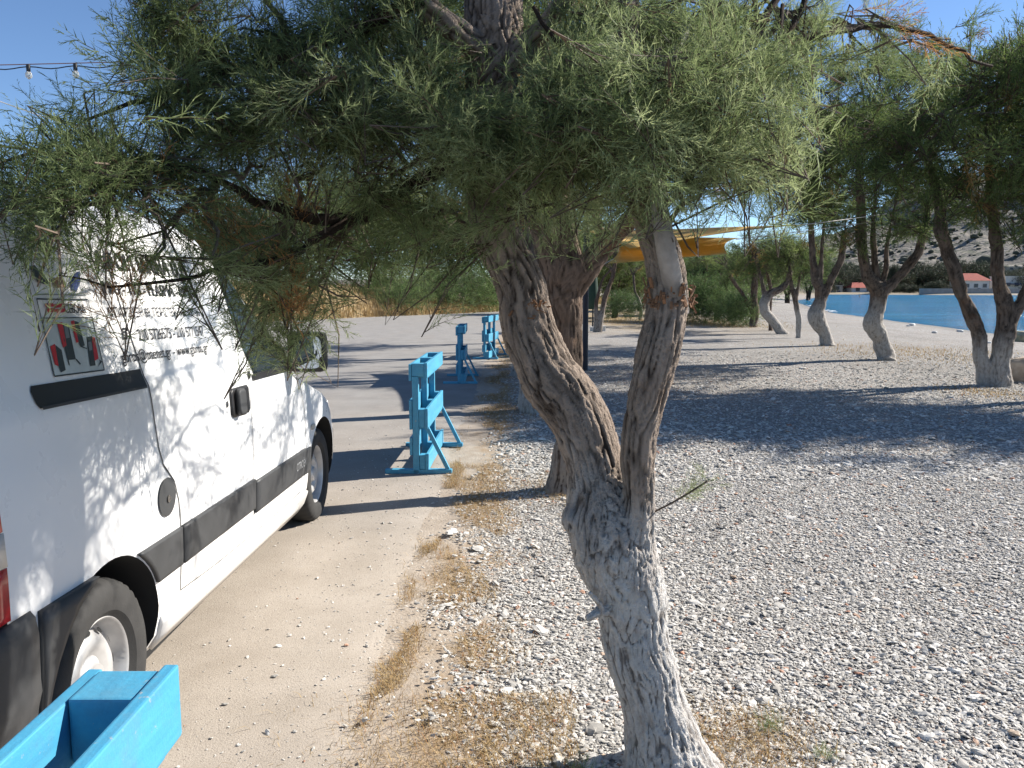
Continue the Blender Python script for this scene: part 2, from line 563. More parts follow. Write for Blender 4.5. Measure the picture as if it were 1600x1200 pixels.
tag(road, 'dusty grey asphalt road running along the tree row', 'road', kind='structure')
fl = np.array([ground_z(np.array([x]), np.array([y]))[0] for x, y in ((-5., 5.),)])

water = mesh_obj('water', [(12, -80, -.405), (1500, -80, -.405), (1500, 262, -.405), (12, 262, -.405)], [(0, 1, 2, 3)], MAT['water'])
tag(water, 'rippled turquoise blue sea filling the bay', 'sea', kind='structure')

# thin white foam line where the little waves break
foam = MB()
fm = simple('white_foam', (.75, .77, .78), 0.7)
for y0, y1 in ((63, 70), (72, 80), (84, 90)):
    ys = np.linspace(y0, y1, 14)
    xs = np.interp(ys, SH_Y, SH_X) + 0.25*np.sin(ys*2.1)
    w_ = 0.35*np.sin(np.linspace(0.1, 3.04, 14))
    n0 = len(foam.v)
    foam.v += [(x, y, -.395) for x, y in zip(xs, ys)] + [(x+ww, y, -.397) for x, y, ww in zip(xs, ys, w_)]
    foam.f += [(n0+k, n0+14+k, n0+15+k, n0+k+1) for k in range(13)]
tag(foam.build('foam', fm), 'thin white foam line where small waves meet the beach', 'foam', kind='stuff')

# hills beyond the bay
def hill_height(x, y):
    ridge = 112*np.exp(-((x-590)/225.0)**2) + 9*np.exp(-((x-100)/300.0)**2)
    rise = np.clip((y-262)/620.0, 0, 1)
    rise = rise*rise*(3-2*rise)
    n = fbm(np.stack([x*0.012, y*0.012, x*0], -1).reshape(-1, 3), 5, 11).reshape(x.shape)
    fine = fbm(np.stack([x*0.06, y*0.06, x*0], -1).reshape(-1, 3), 4, 21).reshape(x.shape)
    return rise*ridge*(0.55+0.9*n) + np.clip((y-262)/40, 0, 1)*(fine*7-1.5) + 2.0*np.clip((y-255)/40, 0, 1) - 1.0
hx = np.arange(-500, 1100.1, 8.0); hy = np.arange(252, 1150.1, 9.0)
HX, HY = np.meshgrid(hx, hy)
HZ = hill_height(HX, HY)
ih = np.arange(HX.size).reshape(HX.shape)
me = np_mesh('hill', np.stack([HX, HY, HZ], -1).reshape(-1, 3), np.stack([ih[:-1, :-1], ih[:-1, 1:], ih[1:, 1:], ih[1:, :-1]], -1).reshape(-1, 4), 4)
t = NT('scrub_hillside')  # hill tones below are lightened in colour to stand in for haze
p = t.pos()
c = t.ramp(t.noise(0.016, 6, 0.65, vec=p), [(0.36, (.10,.092,.075)), (0.5, (.15,.135,.115)), (0.64, (.20,.18,.15))])
c = t.mix(t.ramp(t.noise(0.12, 5, 0.7, vec=p), [(0.5, 0.0), (0.7, 0.5)]), c, (.26,.23,.19))
c = t.mix(t.ramp(t.voro(0.13, p), [(0.24, 0.95), (0.36, 0.0)]), c, (.06,.068,.045))
c = t.mix(t.ramp(t.voro(0.05, p), [(0.22, 0.9), (0.34, 0.0)]), c, (.06,.068,.045))
t.base(c).rough(1.0)
t.bump(t.noise(0.12, 6, vec=p), 1.0, 4.0)
me.materials.append(t.m)
hill = link(bpy.data.objects.new('hill', me))
tag(hill, 'grey brown scrub hillside rising beyond the bay', 'hill', kind='structure')

# low dark scrub dotted over the hillside
r5 = np.random.default_rng(91)
n = 2000
sx_ = r5.uniform(60, 760, n); sy_ = 262+r5.uniform(0, 1, n)**.7*560
sz_ = hill_height(sx_, sy_)
bm = bmesh.new(); bmesh.ops.create_icosphere(bm, subdivisions=1, radius=1.0)
iv = np.array([v.co[:] for v in bm.verts]); iff = np.array([[v.index for v in f.verts] for f in bm.faces]); bm.free()
size = np.exp(r5.normal(math.log(1.5), .45, n))
V = iv[None]*r5.uniform(.6, 1.4, (n, len(iv), 1))*(size[:, None, None]*np.array([1.2, 1.2, .8]))+np.stack([sx_, sy_, sz_+size*.3], -1)[:, None, :]
Fc = (iff[None]+(np.arange(n)*len(iv))[:, None, None]).reshape(-1, 3)
me = np_mesh('hillside_scrub', V.reshape(-1, 3), Fc, 3)
me.materials.append(simple('dark_scrub', (.085,.09,.062), 1.0, .3, .2))  # scrub colour lightened as well, in place of haze
tag(link(bpy.data.objects.new('hillside_scrub', me)), 'dark low scrub dotted over the far hillside', 'scrub', kind='stuff')

# dry grass bank on the far side of the road
bx = np.linspace(-26, 14, 81); bt = np.linspace(0, 1, 15)
def bank_front(x):
    return np.interp(x, [-26, -14, -11.2, -7.6, -3.4, 0.2, 3.2, 8.5, 14], [24, 28, 34.2, 40.2, 46.2, 52.2, 60.2, 75.2, 92])
vs = []
for j, tt in enumerate(bt):
    for x in bx:
        hgt = np.interp(x, [-26, -10, -4.5, -2.5, 4, 14], [2.0, 1.75, 1.45, .55, .45, .4])
        n_ = fbm(np.array([[x*0.5, tt*3, 1.0]]), 3, 9)[0]
        vs.append((x - tt*3.0, bank_front(x)+tt*9.0, -0.02 + hgt*(1-math.exp(-tt*3.6))*(0.75+0.5*n_)))
fs = []
for j in range(14):
    for k in range(80):
        a = j*81+k
        fs.append((a, a+1, a+82, a+81))
bank = mesh_obj('roadside_bank', vs, fs, simple('dry_earth_bank', (.34,.26,.14), 0.95, 0.2, 3, 0.6, 20, 0.03), smooth=True)
tag(bank, 'low earth bank covered in dry golden grass across the road', 'bank', kind='structure')

def blades(name, base, height, lean, width, tint, mat, parent=None, curl=0.4):
    """grass blades: base (n,3), each a bent pair of tris"""
    n = len(base)
    a = rng.uniform(0, 2*np.pi, n)
    d = np.stack([np.cos(a), np.sin(a), np.zeros(n)], -1)
    s = np.stack([-np.sin(a), np.cos(a), np.zeros(n)], -1)*width[:, None]/2
    up = np.array([0, 0, 1.0])
    mid = base + d*(lean*height*0.35)[:, None] + up*(height*0.6)[:, None]
    tip = base + d*(lean*height)[:, None] + up*(height*(1-curl*lean*0.6))[:, None]
    v = np.stack([base-s, base+s, mid+s*0.7, mid-s*0.7, tip], 1)
    o = (np.arange(n)*5)[:, None]
    tris = np.concatenate([o+np.array([0, 1, 2]), o+np.array([0, 2, 3]), o+np.array([3, 2, 4])])
    me = np_mesh(name, v.reshape(-1, 3), tris, 3)
    at = me.attributes.new('tint', 'FLOAT', 'FACE')
    at.data.foreach_set('value', np.tile(tint, 3).astype(np.float32))
    me.materials.append(mat)
    return link(bpy.data.objects.new(name, me), parent)

# grass over the bank
n = 26000
tx = rng.uniform(-24, 12, n); tt = rng.uniform(0, 1, n)**1.6
hh = np.interp(tx, [-26, -10, -4.5, -2.5, 4, 14], [2.0, 1.75, 1.45, .55, .45, .4])
bz = -0.02 + hh*(1-np.exp(-tt*3.6))*0.85
b = np.stack([tx-tt*3.0, bank_front(tx)+tt*9.0, bz], -1)
o = blades('dry_bank_grass', b, rng.uniform(.25, .7, n)*np.where(tx > -2.5, .8, 1.0), rng.uniform(.1, .8, n), rng.uniform(.02, .05, n), rng.uniform(0, .86, n), MAT['straw'])
tag(o, 'tall golden dry grass on the bank across the road', 'grass', kind='stuff')

# dry grass along the edge between road and gravel
def strip_points(n, ylo, yhi, x0, sx, seed, patch=0.5):
    r_ = np.random.default_rng(seed)
    y = ylo + (yhi-ylo)*r_.uniform(0, 1, n)**1.25
    x = x0 + r_.normal(0, 1, n)*sx
    m = fbm(np.stack([x*3.0, y*1.6, x*0], -1), 3, seed)
    k = m > patch
    return x[k], y[k]
x1, y1 = strip_points(45000, 1.7, 22, -0.22, 0.13, 41, 0.50)
x2, y2 = strip_points(12000, 1.7, 8, -0.45, 0.04, 42, 0.58)
x3, y3 = strip_points(9000, 1.75, 2.75, 0.05, 0.30, 43, 0.42)
x4 = 0.78+rng.normal(0, .13, 1500); y4 = 2.42+rng.normal(0, .13, 1500)
x5 = 0.45+rng.normal(0, .20, 2600); y5 = 5.75+rng.normal(0, .25, 2600)
x6 = 0.30+rng.normal(0, .30, 2600); y6 = 9.6+rng.normal(0, .4, 2600)
xs = np.concatenate([x1, x2, x3, x4, x5, x6]); ys = np.concatenate([y1, y2, y3, y4, y5, y6])
n = len(xs)
o = blades('dry_verge_grass', np.stack([xs, ys, ground_z(xs, ys)], -1), rng.uniform(.012, .05, n), rng.uniform(.5, 2.2, n),
           rng.uniform(.0012, .003, n), np.where(rng.uniform(0, 1, n) < .12, .93, rng.uniform(0, .85, n)), MAT['straw'])
tag(o, 'short dry straw coloured grass between road edge and gravel', 'grass', kind='stuff')
# patches of dry grass on the beach further off
xs, ys = [], []
for (u, v, su, n_) in ((1420, 548, 1.3, 1800), (1085, 502, 1.6, 3000), (1130, 508, 1.0, 1500), (985, 503, 1.2, 1500), (1545, 612, .35, 700), (1500, 560, 1.2, 900), (1060, 493, 2.0, 2500)):
    g = G(u, v)
    xs.append(g[0]+rng.normal(0, su, n_)); ys.append(g[1]+rng.normal(0, su*1.1, n_))
xs = np.concatenate(xs); ys = np.concatenate(ys); n = len(xs)
o = blades('dry_beach_grass', np.stack([xs, ys, ground_z(xs, ys)], -1), rng.uniform(.03, .10, n)*np.clip(ys/25, .3, 1.3), rng.uniform(.3, 1.6, n),
           rng.uniform(.006, .014, n), rng.uniform(0, .93, n), MAT['straw'])
tag(o, 'low tufts of dry tan grass scattered over the far gravel', 'grass', kind='stuff')

# gravel: real stones near the camera, instanced on points
def gravel_object(name, x, y, size, label, flat=0.62):
    n = len(x)
    z = ground_z(x, y) + size*0.12
    z = np.where(x < redge.mean(), 0.010 + size*0.2, z)
    me = bpy.data.meshes.new(name)
    me.vertices.add(n); me.vertices.foreach_set('co', np.stack([x, y, z], -1).astype(np.float32).ravel())
    rot = np.stack([rng.normal(0, .22, n), rng.normal(0, .22, n), rng.uniform(0, 6.28, n)], -1).astype(np.float32)
    scl = np.stack([size*rng.uniform(.7, 1.35, n), size*rng.uniform(.55, 1.0, n), size*rng.uniform(.16, .16+flat*.45, n)], -1).astype(np.float32)
    for nm, arr in (('rot', rot), ('scl', scl)):
        at = me.attributes.new(nm, 'FLOAT_VECTOR', 'POINT'); at.data.foreach_set('vector', arr.ravel())
    me.materials.append(MAT['stone'])
    o = link(bpy.data.objects.new(name, me))
    tag(o, label, 'gravel', kind='stuff')
    g = bpy.data.node_groups.new(name+'_nodes', 'GeometryNodeTree')
    g.interface.new_socket('Geometry', in_out='INPUT', socket_type='NodeSocketGeometry')
    g.interface.new_socket('Geometry', in_out='OUTPUT', socket_type='NodeSocketGeometry')
    gi = g.nodes.new('NodeGroupInput'); go = g.nodes.new('NodeGroupOutput')
    ico = g.nodes.new('GeometryNodeMeshIcoSphere'); ico.inputs['Radius'].default_value = 0.5; ico.inputs['Subdivisions'].default_value = 2
    sp = g.nodes.new('GeometryNodeSetPosition')
    nz = g.nodes.new('ShaderNodeTexNoise'); nz.inputs['Scale'].default_value = 2.6; nz.inputs['Detail'].default_value = 1.0
    vm = g.nodes.new('ShaderNodeVectorMath'); vm.operation = 'SUBTRACT'; vm.inputs[1].default_value = (.5, .5, .5)
    vs_ = g.nodes.new('ShaderNodeVectorMath'); vs_.operation = 'SCALE'; vs_.inputs['Scale'].default_value = 0.9
    iop = g.nodes.new('GeometryNodeInstanceOnPoints')
    a1 = g.nodes.new('GeometryNodeInputNamedAttribute'); a1.data_type = 'FLOAT_VECTOR'; a1.inputs['Name'].default_value = 'rot'
    a2 = g.nodes.new('GeometryNodeInputNamedAttribute'); a2.data_type = 'FLOAT_VECTOR'; a2.inputs['Name'].default_value = 'scl'
    er = g.nodes.new('FunctionNodeEulerToRotation')
    sm = g.nodes.new('GeometryNodeSetMaterial'); sm.inputs['Material'].default_value = MAT['stone']
    L = g.links.new
    L(nz.outputs['Color'], vm.inputs[0]); L(vm.outputs[0], vs_.inputs[0]); L(vs_.outputs[0], sp.inputs['Offset'])
    L(ico.outputs['Mesh'], sp.inputs['Geometry']); L(sp.outputs['Geometry'], sm.inputs['Geometry'])
    L(gi.outputs[0], iop.inputs['Points']); L(sm.outputs['Geometry'], iop.inputs['Instance'])
    L(a1.outputs['Attribute'], er.inputs[0]); L(er.outputs[0], iop.inputs['Rotation'])
    L(a2.outputs['Attribute'], iop.inputs['Scale'])
    L(iop.outputs['Instances'], go.inputs[0])
    md = o.modifiers.new('scatter', 'NODES'); md.node_group = g
    return o

def scatter(n, y0, y1, xlo, pw=1.0):
    y = y0 + (y1-y0)*rng.uniform(0, 1, n)**pw
    x = rng.uniform(0, 1, n)*(0.70*y+0.45 - xlo) + xlo
    e = fbm(np.stack([x*1.7, y*1.7, x*0], -1), 4, 77)
    thin = rng.uniform(0, 1, n) < np.clip((21-y)/8, 0.0, 1)
    k = (x > 0.02) | (rng.uniform(0, 1, n) < np.clip((x+0.34+(e-.5)*.5)/0.36, 0.006, 1))
    k &= thin
    return x[k], y[k]
x, y = scatter(150000, 1.7, 7.0, -0.62, 1.25)
gravel_object('gravel', x, y, np.exp(rng.normal(math.log(.0108), .45, len(x))), 'loose grey pebbles of the near beach around the big tree')
x, y = scatter(60000, 6.0, 19, -0.45, 1.35)
gravel_object('gravel', x, y, np.exp(rng.normal(math.log(.021), .4, len(x))), 'loose grey pebbles of the middle beach below the shade')
x, y = scatter(330, 1.8, 9, -0.5, 1.3)
gravel_object('gravel', x, y, np.exp(rng.normal(math.log(.032), .35, len(x))), 'larger single stones lying on top of the pebbles', 0.5)
n = 2600
x = -0.42 - np.abs(rng.normal(0, .55, n)); y = rng.uniform(1.6, 9, n)
gravel_object('gravel', x, y, np.exp(rng.normal(math.log(.006), .5, n)), 'tiny bits of grit scattered over the dusty road')

# ------------------------------------------------------------------ trees
def make_spray(r_, L, nb, ns, wn, stemw=None):
    """one feathery twig along +Z: tris (n,3,3) and stem mask"""
    tris, stem = [], []
    stemw = stemw or wn*1.4
    bend = r_.uniform(-.25, .25, 2)
    def sp(t): return np.array([bend[0]*t*t, bend[1]*t*t, t])*L
    def rib(a, b, w):
        d = b-a; q = np.cross(d, r_.normal(0, 1, 3)); q *= w/2/(np.linalg.norm(q)+1e-9)
        tris.append([a-q, a+q, b])
    for k in range(3):
        a, b = sp(k/3), sp((k+1.35)/3 if k < 2 else 1.0)
        rib(a, b, stemw*(1.2-k*.3)); stem.append(1)
    for i in range(nb):
        t = .06+.94*(i+.5)/nb
        b0 = sp(t)
        az = i*2.4+r_.uniform(-.6, .6); an = R(r_.uniform(24, 55))*(1-.35*t)
        d = np.array([math.sin(an)*math.cos(az), math.sin(an)*math.sin(az), math.cos(an)])
        ln = L*(.40*(1-t)+.17)*r_.uniform(.7, 1.25)
        e = b0+d*ln
        rib(b0, e, wn*1.15); stem.append(0)
        for j in range(ns):
            tt = (j+.6)/ns
            a = b0+d*ln*tt
            q = np.cross(d, r_.normal(0, 1, 3)); q /= np.linalg.norm(q)+1e-9
            an2 = R(r_.uniform(22, 45))
            d2 = d*math.cos(an2)+q*math.sin(an2)
            rib(a, a+d2*ln*(.40*(1-tt)+.14)*r_.uniform(.7, 1.3), wn); stem.append(0)
    return np.array(tris), np.array(stem)

def spray_set(seed, k, L, nb, ns, wn):
    r_ = np.random.default_rng(seed)
    return [make_spray(r_, L, nb, ns, wn) for _ in range(k)]

def sprays_mesh(name, variants, pos, axis_, scale, tint, mat, r_):
    n = len(pos)
    ax = axis_/(np.linalg.norm(axis_, axis=1)[:, None]+1e-9)
    ref = r_.normal(0, 1, (n, 3))
    xx = np.cross(ax, ref); xx /= np.linalg.norm(xx, axis=1)[:, None]+1e-9
    yy = np.cross(ax, xx)
    M_ = np.stack([xx, yy, ax], -1)*scale[:, None, None]
    which = r_.integers(0, len(variants), n)
    V, T = [], []
    for k, (tr, st) in enumerate(variants):
        m = which == k
        if not m.any(): continue
        flat = tr.reshape(-1, 3)
        w = np.einsum('nij,pj->npi', M_[m], flat) + pos[m][:, None, :]
        V.append(w.reshape(-1, 3))
        tn = np.clip(tint[m][:, None] + r_.normal(0, .06, (m.sum(), len(st))), 0, .86)
        tn = np.where(tint[m][:, None] > .88, .93, tn)
        tn = np.where(st[None, :] > 0, .995, tn)
        T.append(tn.reshape(-1))
    V = np.concatenate(V).astype(np.float32); T = np.concatenate(T).astype(np.float32)
    nt = len(T)
    me = bpy.data.meshes.new(name)
    me.vertices.add(nt*3); me.vertices.foreach_set('co', V.ravel())
    me.loops.add(nt*3); me.loops.foreach_set('vertex_index', np.arange(nt*3, dtype=np.int32))
    me.polygons.add(nt); me.polygons.foreach_set('loop_start', np.arange(0, nt*3, 3, dtype=np.int32))
    me.update(calc_edges=True)
    at = me.attributes.new('tint', 'FLOAT', 'FACE'); at.data.foreach_set('value', T)
    me.materials.append(mat)
    return me

def bark_trunk(name, limbs, voxel, amp, mat, parent, base, paint, freq=42.0, seed=1):
    """limbs: list of (pts, radii) in world space, fused by a voxel remesh and furrowed along the grain"""
    mb = MB()
    segs = []
    acc = 0.0
    for pts, rad in limbs:
        p, r_ = resample(pts, rad, 0.05)
        wob = np.stack([fbm(np.stack([np.full(len(p), k*7.3), np.arange(len(p))*0.22, np.full(len(p), acc)], -1), 3, seed) for k in range(2)], -1)-.5
        p = p + np.concatenate([wob*r_[:, None]*.45, np.zeros((len(p), 1))], -1)
        r_ = r_*(0.92+.2*fbm(np.stack([np.arange(len(p))*.35, np.full(len(p), acc), np.zeros(len(p))], -1), 2, seed+3))
        mb.tube(p - base, r_, 18)
        segs.append((p-base, np.concatenate([[0], np.cumsum(np.linalg.norm(np.diff(p, axis=0), axis=1))])+acc*3.7))
        acc += 1.0
    tmp = mb.build('tmp', None)
    md = tmp.modifiers.new('r', 'REMESH'); md.mode = 'VOXEL'; md.voxel_size = voxel
    sm = tmp.modifiers.new('s', 'SMOOTH'); sm.factor = 0.6; sm.iterations = 6
    dg = bpy.context.evaluated_depsgraph_get()
    me = bpy.data.meshes.new_from_object(tmp.evaluated_get(dg))
    old = tmp.data
    bpy.data.objects.remove(tmp); bpy.data.meshes.remove(old)
    nv = len(me.vertices)
    co = np.empty(nv*3, np.float32); me.vertices.foreach_get('co', co); co = co.reshape(-1, 3).astype(float)
    no = np.empty(nv*3, np.float32); me.vertex_normals.foreach_get('vector', no); no = no.reshape(-1, 3)
    allp = np.concatenate([s[0] for s in segs]); alll = np.concatenate([s[1] for s in segs])
    best = np.full(nv, 1e9); bi = np.zeros(nv, int)
    for k in range(0, len(allp)):
        d = ((co-allp[k])**2).sum(1)
        m = d < best; best[m] = d[m]; bi[m] = k
    tang = np.concatenate([np.gradient(s[0], axis=0) for s in segs]); tang /= np.linalg.norm(tang, axis=1)[:, None]
    off = co-allp[bi]
    along = (off*tang[bi]).sum(1)
    perp = off-along[:, None]*tang[bi]
    tl = alll[bi]+along
    warp = (fbm(np.stack([perp[:, 0]*14, perp[:, 1]*14, tl*9], -1), 2, seed+9)-.5)
    q = np.stack([perp[:, 0]*freq+warp*1.6, perp[:, 1]*freq+warp*1.6, tl*freq*.105], -1)
    n1 = vnoise(q, seed); n2 = vnoise(q*2.1+5, seed+1); n3 = vnoise(np.stack([perp[:, 0]*freq*2.2, perp[:, 1]*freq*2.2, tl*freq*.7], -1), seed+2)
    f1 = np.clip(np.abs(2*n1-1)*3.2, 0, 1); f2 = np.clip(np.abs(2*n2-1)*3.0, 0, 1)
    h = f1*.7 + f2*.5 + n3*.55 - .95
    plate = np.clip(f1*.6+f2*.3+n3*.25-.1, 0, 1)
    big = fbm(np.stack([co[:, 0]*7, co[:, 1]*7, co[:, 2]*5], -1), 2, seed+5)-.5
    co = co + no*(h*amp + big*amp*2.2)[:, None]
    me.vertices.foreach_set('co', co.astype(np.float32).ravel()); me.update()
    at = me.attributes.new('plate', 'FLOAT', 'POINT'); at.data.foreach_set('value', plate.astype(np.float32))
    me.polygons.foreach_set('use_smooth', [True]*len(me.polygons))
    me.materials.clear(); me.materials.append(mat)
    me.name = name
    o = link(bpy.data.objects.new(name, me), parent)
    o['paint_height'] = float(paint)
    return o

def branch_curve(a, b, sag, r_, n=7, wob=.06):
    a, b = np.array(a), np.array(b)
    t_ = np.linspace(0, 1, n)[:, None]
    L = np.linalg.norm(b-a)
    mid = np.array([0, 0, 1.0])*sag*L
    w = r_.normal(0, wob*L, (n, 3))*np.sin(t_*np.pi)
    return a*(1-t_)+b*t_+mid*4*t_*(1-t_)*.5+w

def crown(parent, base, clumps, attach, variants, mat, seed, scale=(.8, 1.3), twig_r=.012, dead=.03, up=.25, out=.8, name='crown', twigs=5, droop=0.0, plume=.26):
    """clumps: (centre, radii(3), count, tone); foliage as one part, its twigs as another"""
    r_ = np.random.default_rng(seed)
    pos, axs, scl, tin = [], [], [], []
    tw = MB()
    attach = np.array(attach)
    for (c, rad, cnt, tone) in clumps:
        c = np.array(c); rad = np.array(rad)
        per = 8
        npl = max(2, int(round(cnt/per)))
        k = np.argmin(np.linalg.norm(attach-c, axis=1)+r_.uniform(0, .25, len(attach)))
        bc = branch_curve(attach[k], c, r_.uniform(.0, .35), r_, 8)
        tw.tube(bc-base, np.linspace(twig_r, twig_r*.35, 8), 5, False)
        deadp = r_.uniform(0, 1) < dead*12
        for j in range(npl):
            # a plume: a curved twig that carries its sprays
            d = r_.normal(0, 1, 3); d /= np.linalg.norm(d)
            end = c+d*rad*r_.uniform(.45, 1.0)
            dr = d*out+np.array([0, 0, up+.15])+r_.normal(0, .35, 3)-np.array([0, 0, droop]); dr /= np.linalg.norm(dr)
            if end[2] < c[2]: dr[2] = -abs(dr[2])*.45
            ln = plume*r_.uniform(.7, 1.3)
            st_ = end-dr*ln
            t_ = (np.arange(per)+r_.uniform(.2, .8, per))/per
            bend = r_.normal(0, .16, 3)*ln-np.array([0, 0, .10*ln])
            pp = st_+dr*ln*t_[:, None]+bend*(t_**2)[:, None]
            axis_ = dr+bend/ln*t_[:, None]*1.2+r_.normal(0, .30, (per, 3))
            pos.append(pp); axs.append(axis_)
            scl.append(r_.uniform(scale[0], scale[1], per)*(1.1-.35*t_))
            tone_p = np.clip(tone+r_.normal(0, .17), 0, .84)
            if (deadp and j == 0) or r_.uniform() < dead*.35: tone_p = .95
            tin.append(np.full(per, tone_p) if tone_p > .88 else np.clip(tone_p+r_.normal(0, .05, per), 0, .84))
            if twigs and (j % 2 == 0 or twigs > 5):
                s_ = bc[r_.integers(2, 8)]
                q = np.array([s_, s_*.45+st_*.55+r_.normal(0, .02, 3), st_, st_+dr*ln*.5+bend*.25, st_+dr*ln*.95+bend*.9])
                tw.tube(q-base, np.array([twig_r*.4, twig_r*.3, twig_r*.24, twig_r*.16, twig_r*.06]), 3, False)
    me = sprays_mesh(name, variants, np.concatenate(pos)-base, np.concatenate(axs), np.concatenate(scl), np.concatenate(tin), mat, r_)
    o = link(bpy.data.objects.new(name, me), parent)
    o['kind'] = 'stuff'
    b_ = tw.build('branches', MAT['twig'], parent)
    b_['kind'] = 'stuff'
    return o, b_

PX = 1/1250.0
def limb(pts, depth=None):
    """(u, v, Y, half width in pixels) -> world polyline and radii"""
    p, r_ = [], []
    for (u, v, Y, hw) in pts:
        p.append(P(u, v, Y)); r_.append(hw*PX*Y*1.03)
    return np.array(p), np.array(r_)

# ---- T1: the big leaning tree in front
NEAR = spray_set(1, 16, .22, 9, 9, .0024)
b0 = np.array([*G(1040, 1205)[:2], 0.0])
t1 = empty('tamarisk_tree', tuple(b0), label='large forked tamarisk with whitish furrowed trunk leaning left in the foreground', cat='tree', group='trees along the road')
lA = limb([(1050, 1235, 2.30, 98), (1040, 1190, 2.31, 64), (1018, 1110, 2.33, 54), (1003, 1030, 2.34, 51), (985, 940, 2.36, 52), (958, 860, 2.38, 62),
           (936, 800, 2.40, 54), (928, 730, 2.43, 45), (900, 650, 2.47, 43), (850, 585, 2.51, 44), (822, 520, 2.54, 41), (812, 455, 2.55, 36), (786, 395, 2.55, 33), (762, 335, 2.54, 29),
           (755, 250, 2.52, 30), (766, 160, 2.52, 34), (772, 60, 2.55, 40), (780, -40, 2.6, 36), (800, -160, 2.7, 30), (830, -300, 2.8, 22)])
lB = limb([(985, 880, 2.36, 40), (1000, 790, 2.32, 27), (998, 720, 2.30, 26), (1004, 640, 2.29, 28), (1018, 570, 2.29, 31), (1036, 510, 2.30, 30), (1044, 455, 2.31, 30),
           (1034, 400, 2.32, 26), (1012, 330, 2.33, 22), (1000, 260, 2.35, 20), (985, 160, 2.38, 21), (978, 60, 2.42, 19), (990, -80, 2.5, 16), (1020, -220, 2.6, 12)])
lC = limb([(770, 130, 2.52, 20), (835, 60, 2.48, 13), (890, -10, 2.45, 10), (940, -90, 2.45, 8)])
lD = limb([(770, 90, 2.52, 20), (715, 50, 2.45, 17), (655, 0, 2.38, 13), (600, -60, 2.3, 11)])
lK = limb([(925, 800, 2.40, 34), (903, 812, 2.36, 26), (890, 822, 2.33, 12)])
lS1 = limb([(965, 958, 2.32, 12), (938, 955, 2.27, 8), (918, 968, 2.25, 5)])
lS2 = limb([(945, 957, 2.28, 5), (930, 935, 2.25, 4), (920, 925, 2.23, 3)])
bark_trunk('trunk', [lA, lB, lC, lD, lK, lS1, lS2], .0046, .0075, MAT['bark'], t1, b0, .85, 74.0, 3)
# the pale new branch growing from the torn knob, and the torn bark collar
pb = limb([(1060, 490, 2.31, 15), (1049, 430, 2.245, 15), (1036, 365, 2.22, 14), (1028, 300, 2.24, 12), (1022, 200, 2.28, 11), (1040, 120, 2.34, 9), (1075, 40, 2.45, 7)])
bark_trunk('pale_branch', [pb], .006, .003, MAT['pale_bark'], t1, b0, -9, 60.0, 6)
col_m = MB()
r0 = np.random.default_rng(5)
for k in range(90):
    a = r0.uniform(0, 6.28); c = P(1047, 462+r0.normal(0, 9), 2.30)
    rr = .066*r0.uniform(.9, 1.05)
    q = c+np.array([math.cos(a)*rr, math.sin(a)*rr*.95, 0])
    e = q+np.array([math.cos(a)*.010, math.sin(a)*.010, r0.uniform(-.03, .03)])
    col_m.bar(q-b0, e-b0, r0.uniform(.004, .011), r0.uniform(.002, .006))
for k in range(16):
    c = P(838+r0.normal(0, 13), 482+r0.normal(0, 9), 2.47)
    e = c+np.array([.008+r0.normal(0, .008), -.01+r0.normal(0, .008), r0.uniform(-.015, .02)])
    col_m.bar(c-b0, e-b0, r0.uniform(.004, .010), r0.uniform(.002, .005))
tag(col_m.build('torn_bark', MAT['torn'], t1), kind='stuff')
C1 = []
def cl(u, v, Y, ru, rv, n, tone, ry=.28):  # tone paints light: paler sunlit greens centre and right, darker shade at left
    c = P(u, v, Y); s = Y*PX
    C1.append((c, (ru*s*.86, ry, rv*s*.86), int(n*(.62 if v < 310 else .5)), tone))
# over the van (left)
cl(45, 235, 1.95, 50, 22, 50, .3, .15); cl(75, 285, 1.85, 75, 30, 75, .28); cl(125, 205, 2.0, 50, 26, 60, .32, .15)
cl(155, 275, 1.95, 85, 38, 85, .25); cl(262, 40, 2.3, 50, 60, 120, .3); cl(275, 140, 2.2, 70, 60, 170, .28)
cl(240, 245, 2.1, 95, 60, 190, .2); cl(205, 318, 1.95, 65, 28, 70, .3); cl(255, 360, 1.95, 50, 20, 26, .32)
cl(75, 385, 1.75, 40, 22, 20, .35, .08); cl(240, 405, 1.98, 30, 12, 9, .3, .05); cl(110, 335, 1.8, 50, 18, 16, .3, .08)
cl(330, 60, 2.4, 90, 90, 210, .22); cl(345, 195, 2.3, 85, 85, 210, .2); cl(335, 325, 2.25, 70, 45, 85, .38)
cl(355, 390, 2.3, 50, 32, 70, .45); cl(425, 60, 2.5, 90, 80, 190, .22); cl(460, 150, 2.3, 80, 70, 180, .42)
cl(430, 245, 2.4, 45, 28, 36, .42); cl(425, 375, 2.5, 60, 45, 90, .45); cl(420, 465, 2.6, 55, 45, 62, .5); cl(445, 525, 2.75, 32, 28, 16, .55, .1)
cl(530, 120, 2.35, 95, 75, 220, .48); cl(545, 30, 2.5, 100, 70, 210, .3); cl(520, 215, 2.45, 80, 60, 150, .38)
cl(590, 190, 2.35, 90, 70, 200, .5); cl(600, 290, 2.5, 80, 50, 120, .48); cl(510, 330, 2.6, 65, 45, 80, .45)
cl(560, 375, 2.7, 70, 36, 70, .48); cl(655, 325, 2.55, 60, 50, 90, .5); cl(640, 395, 2.75, 45, 30, 30, .5)
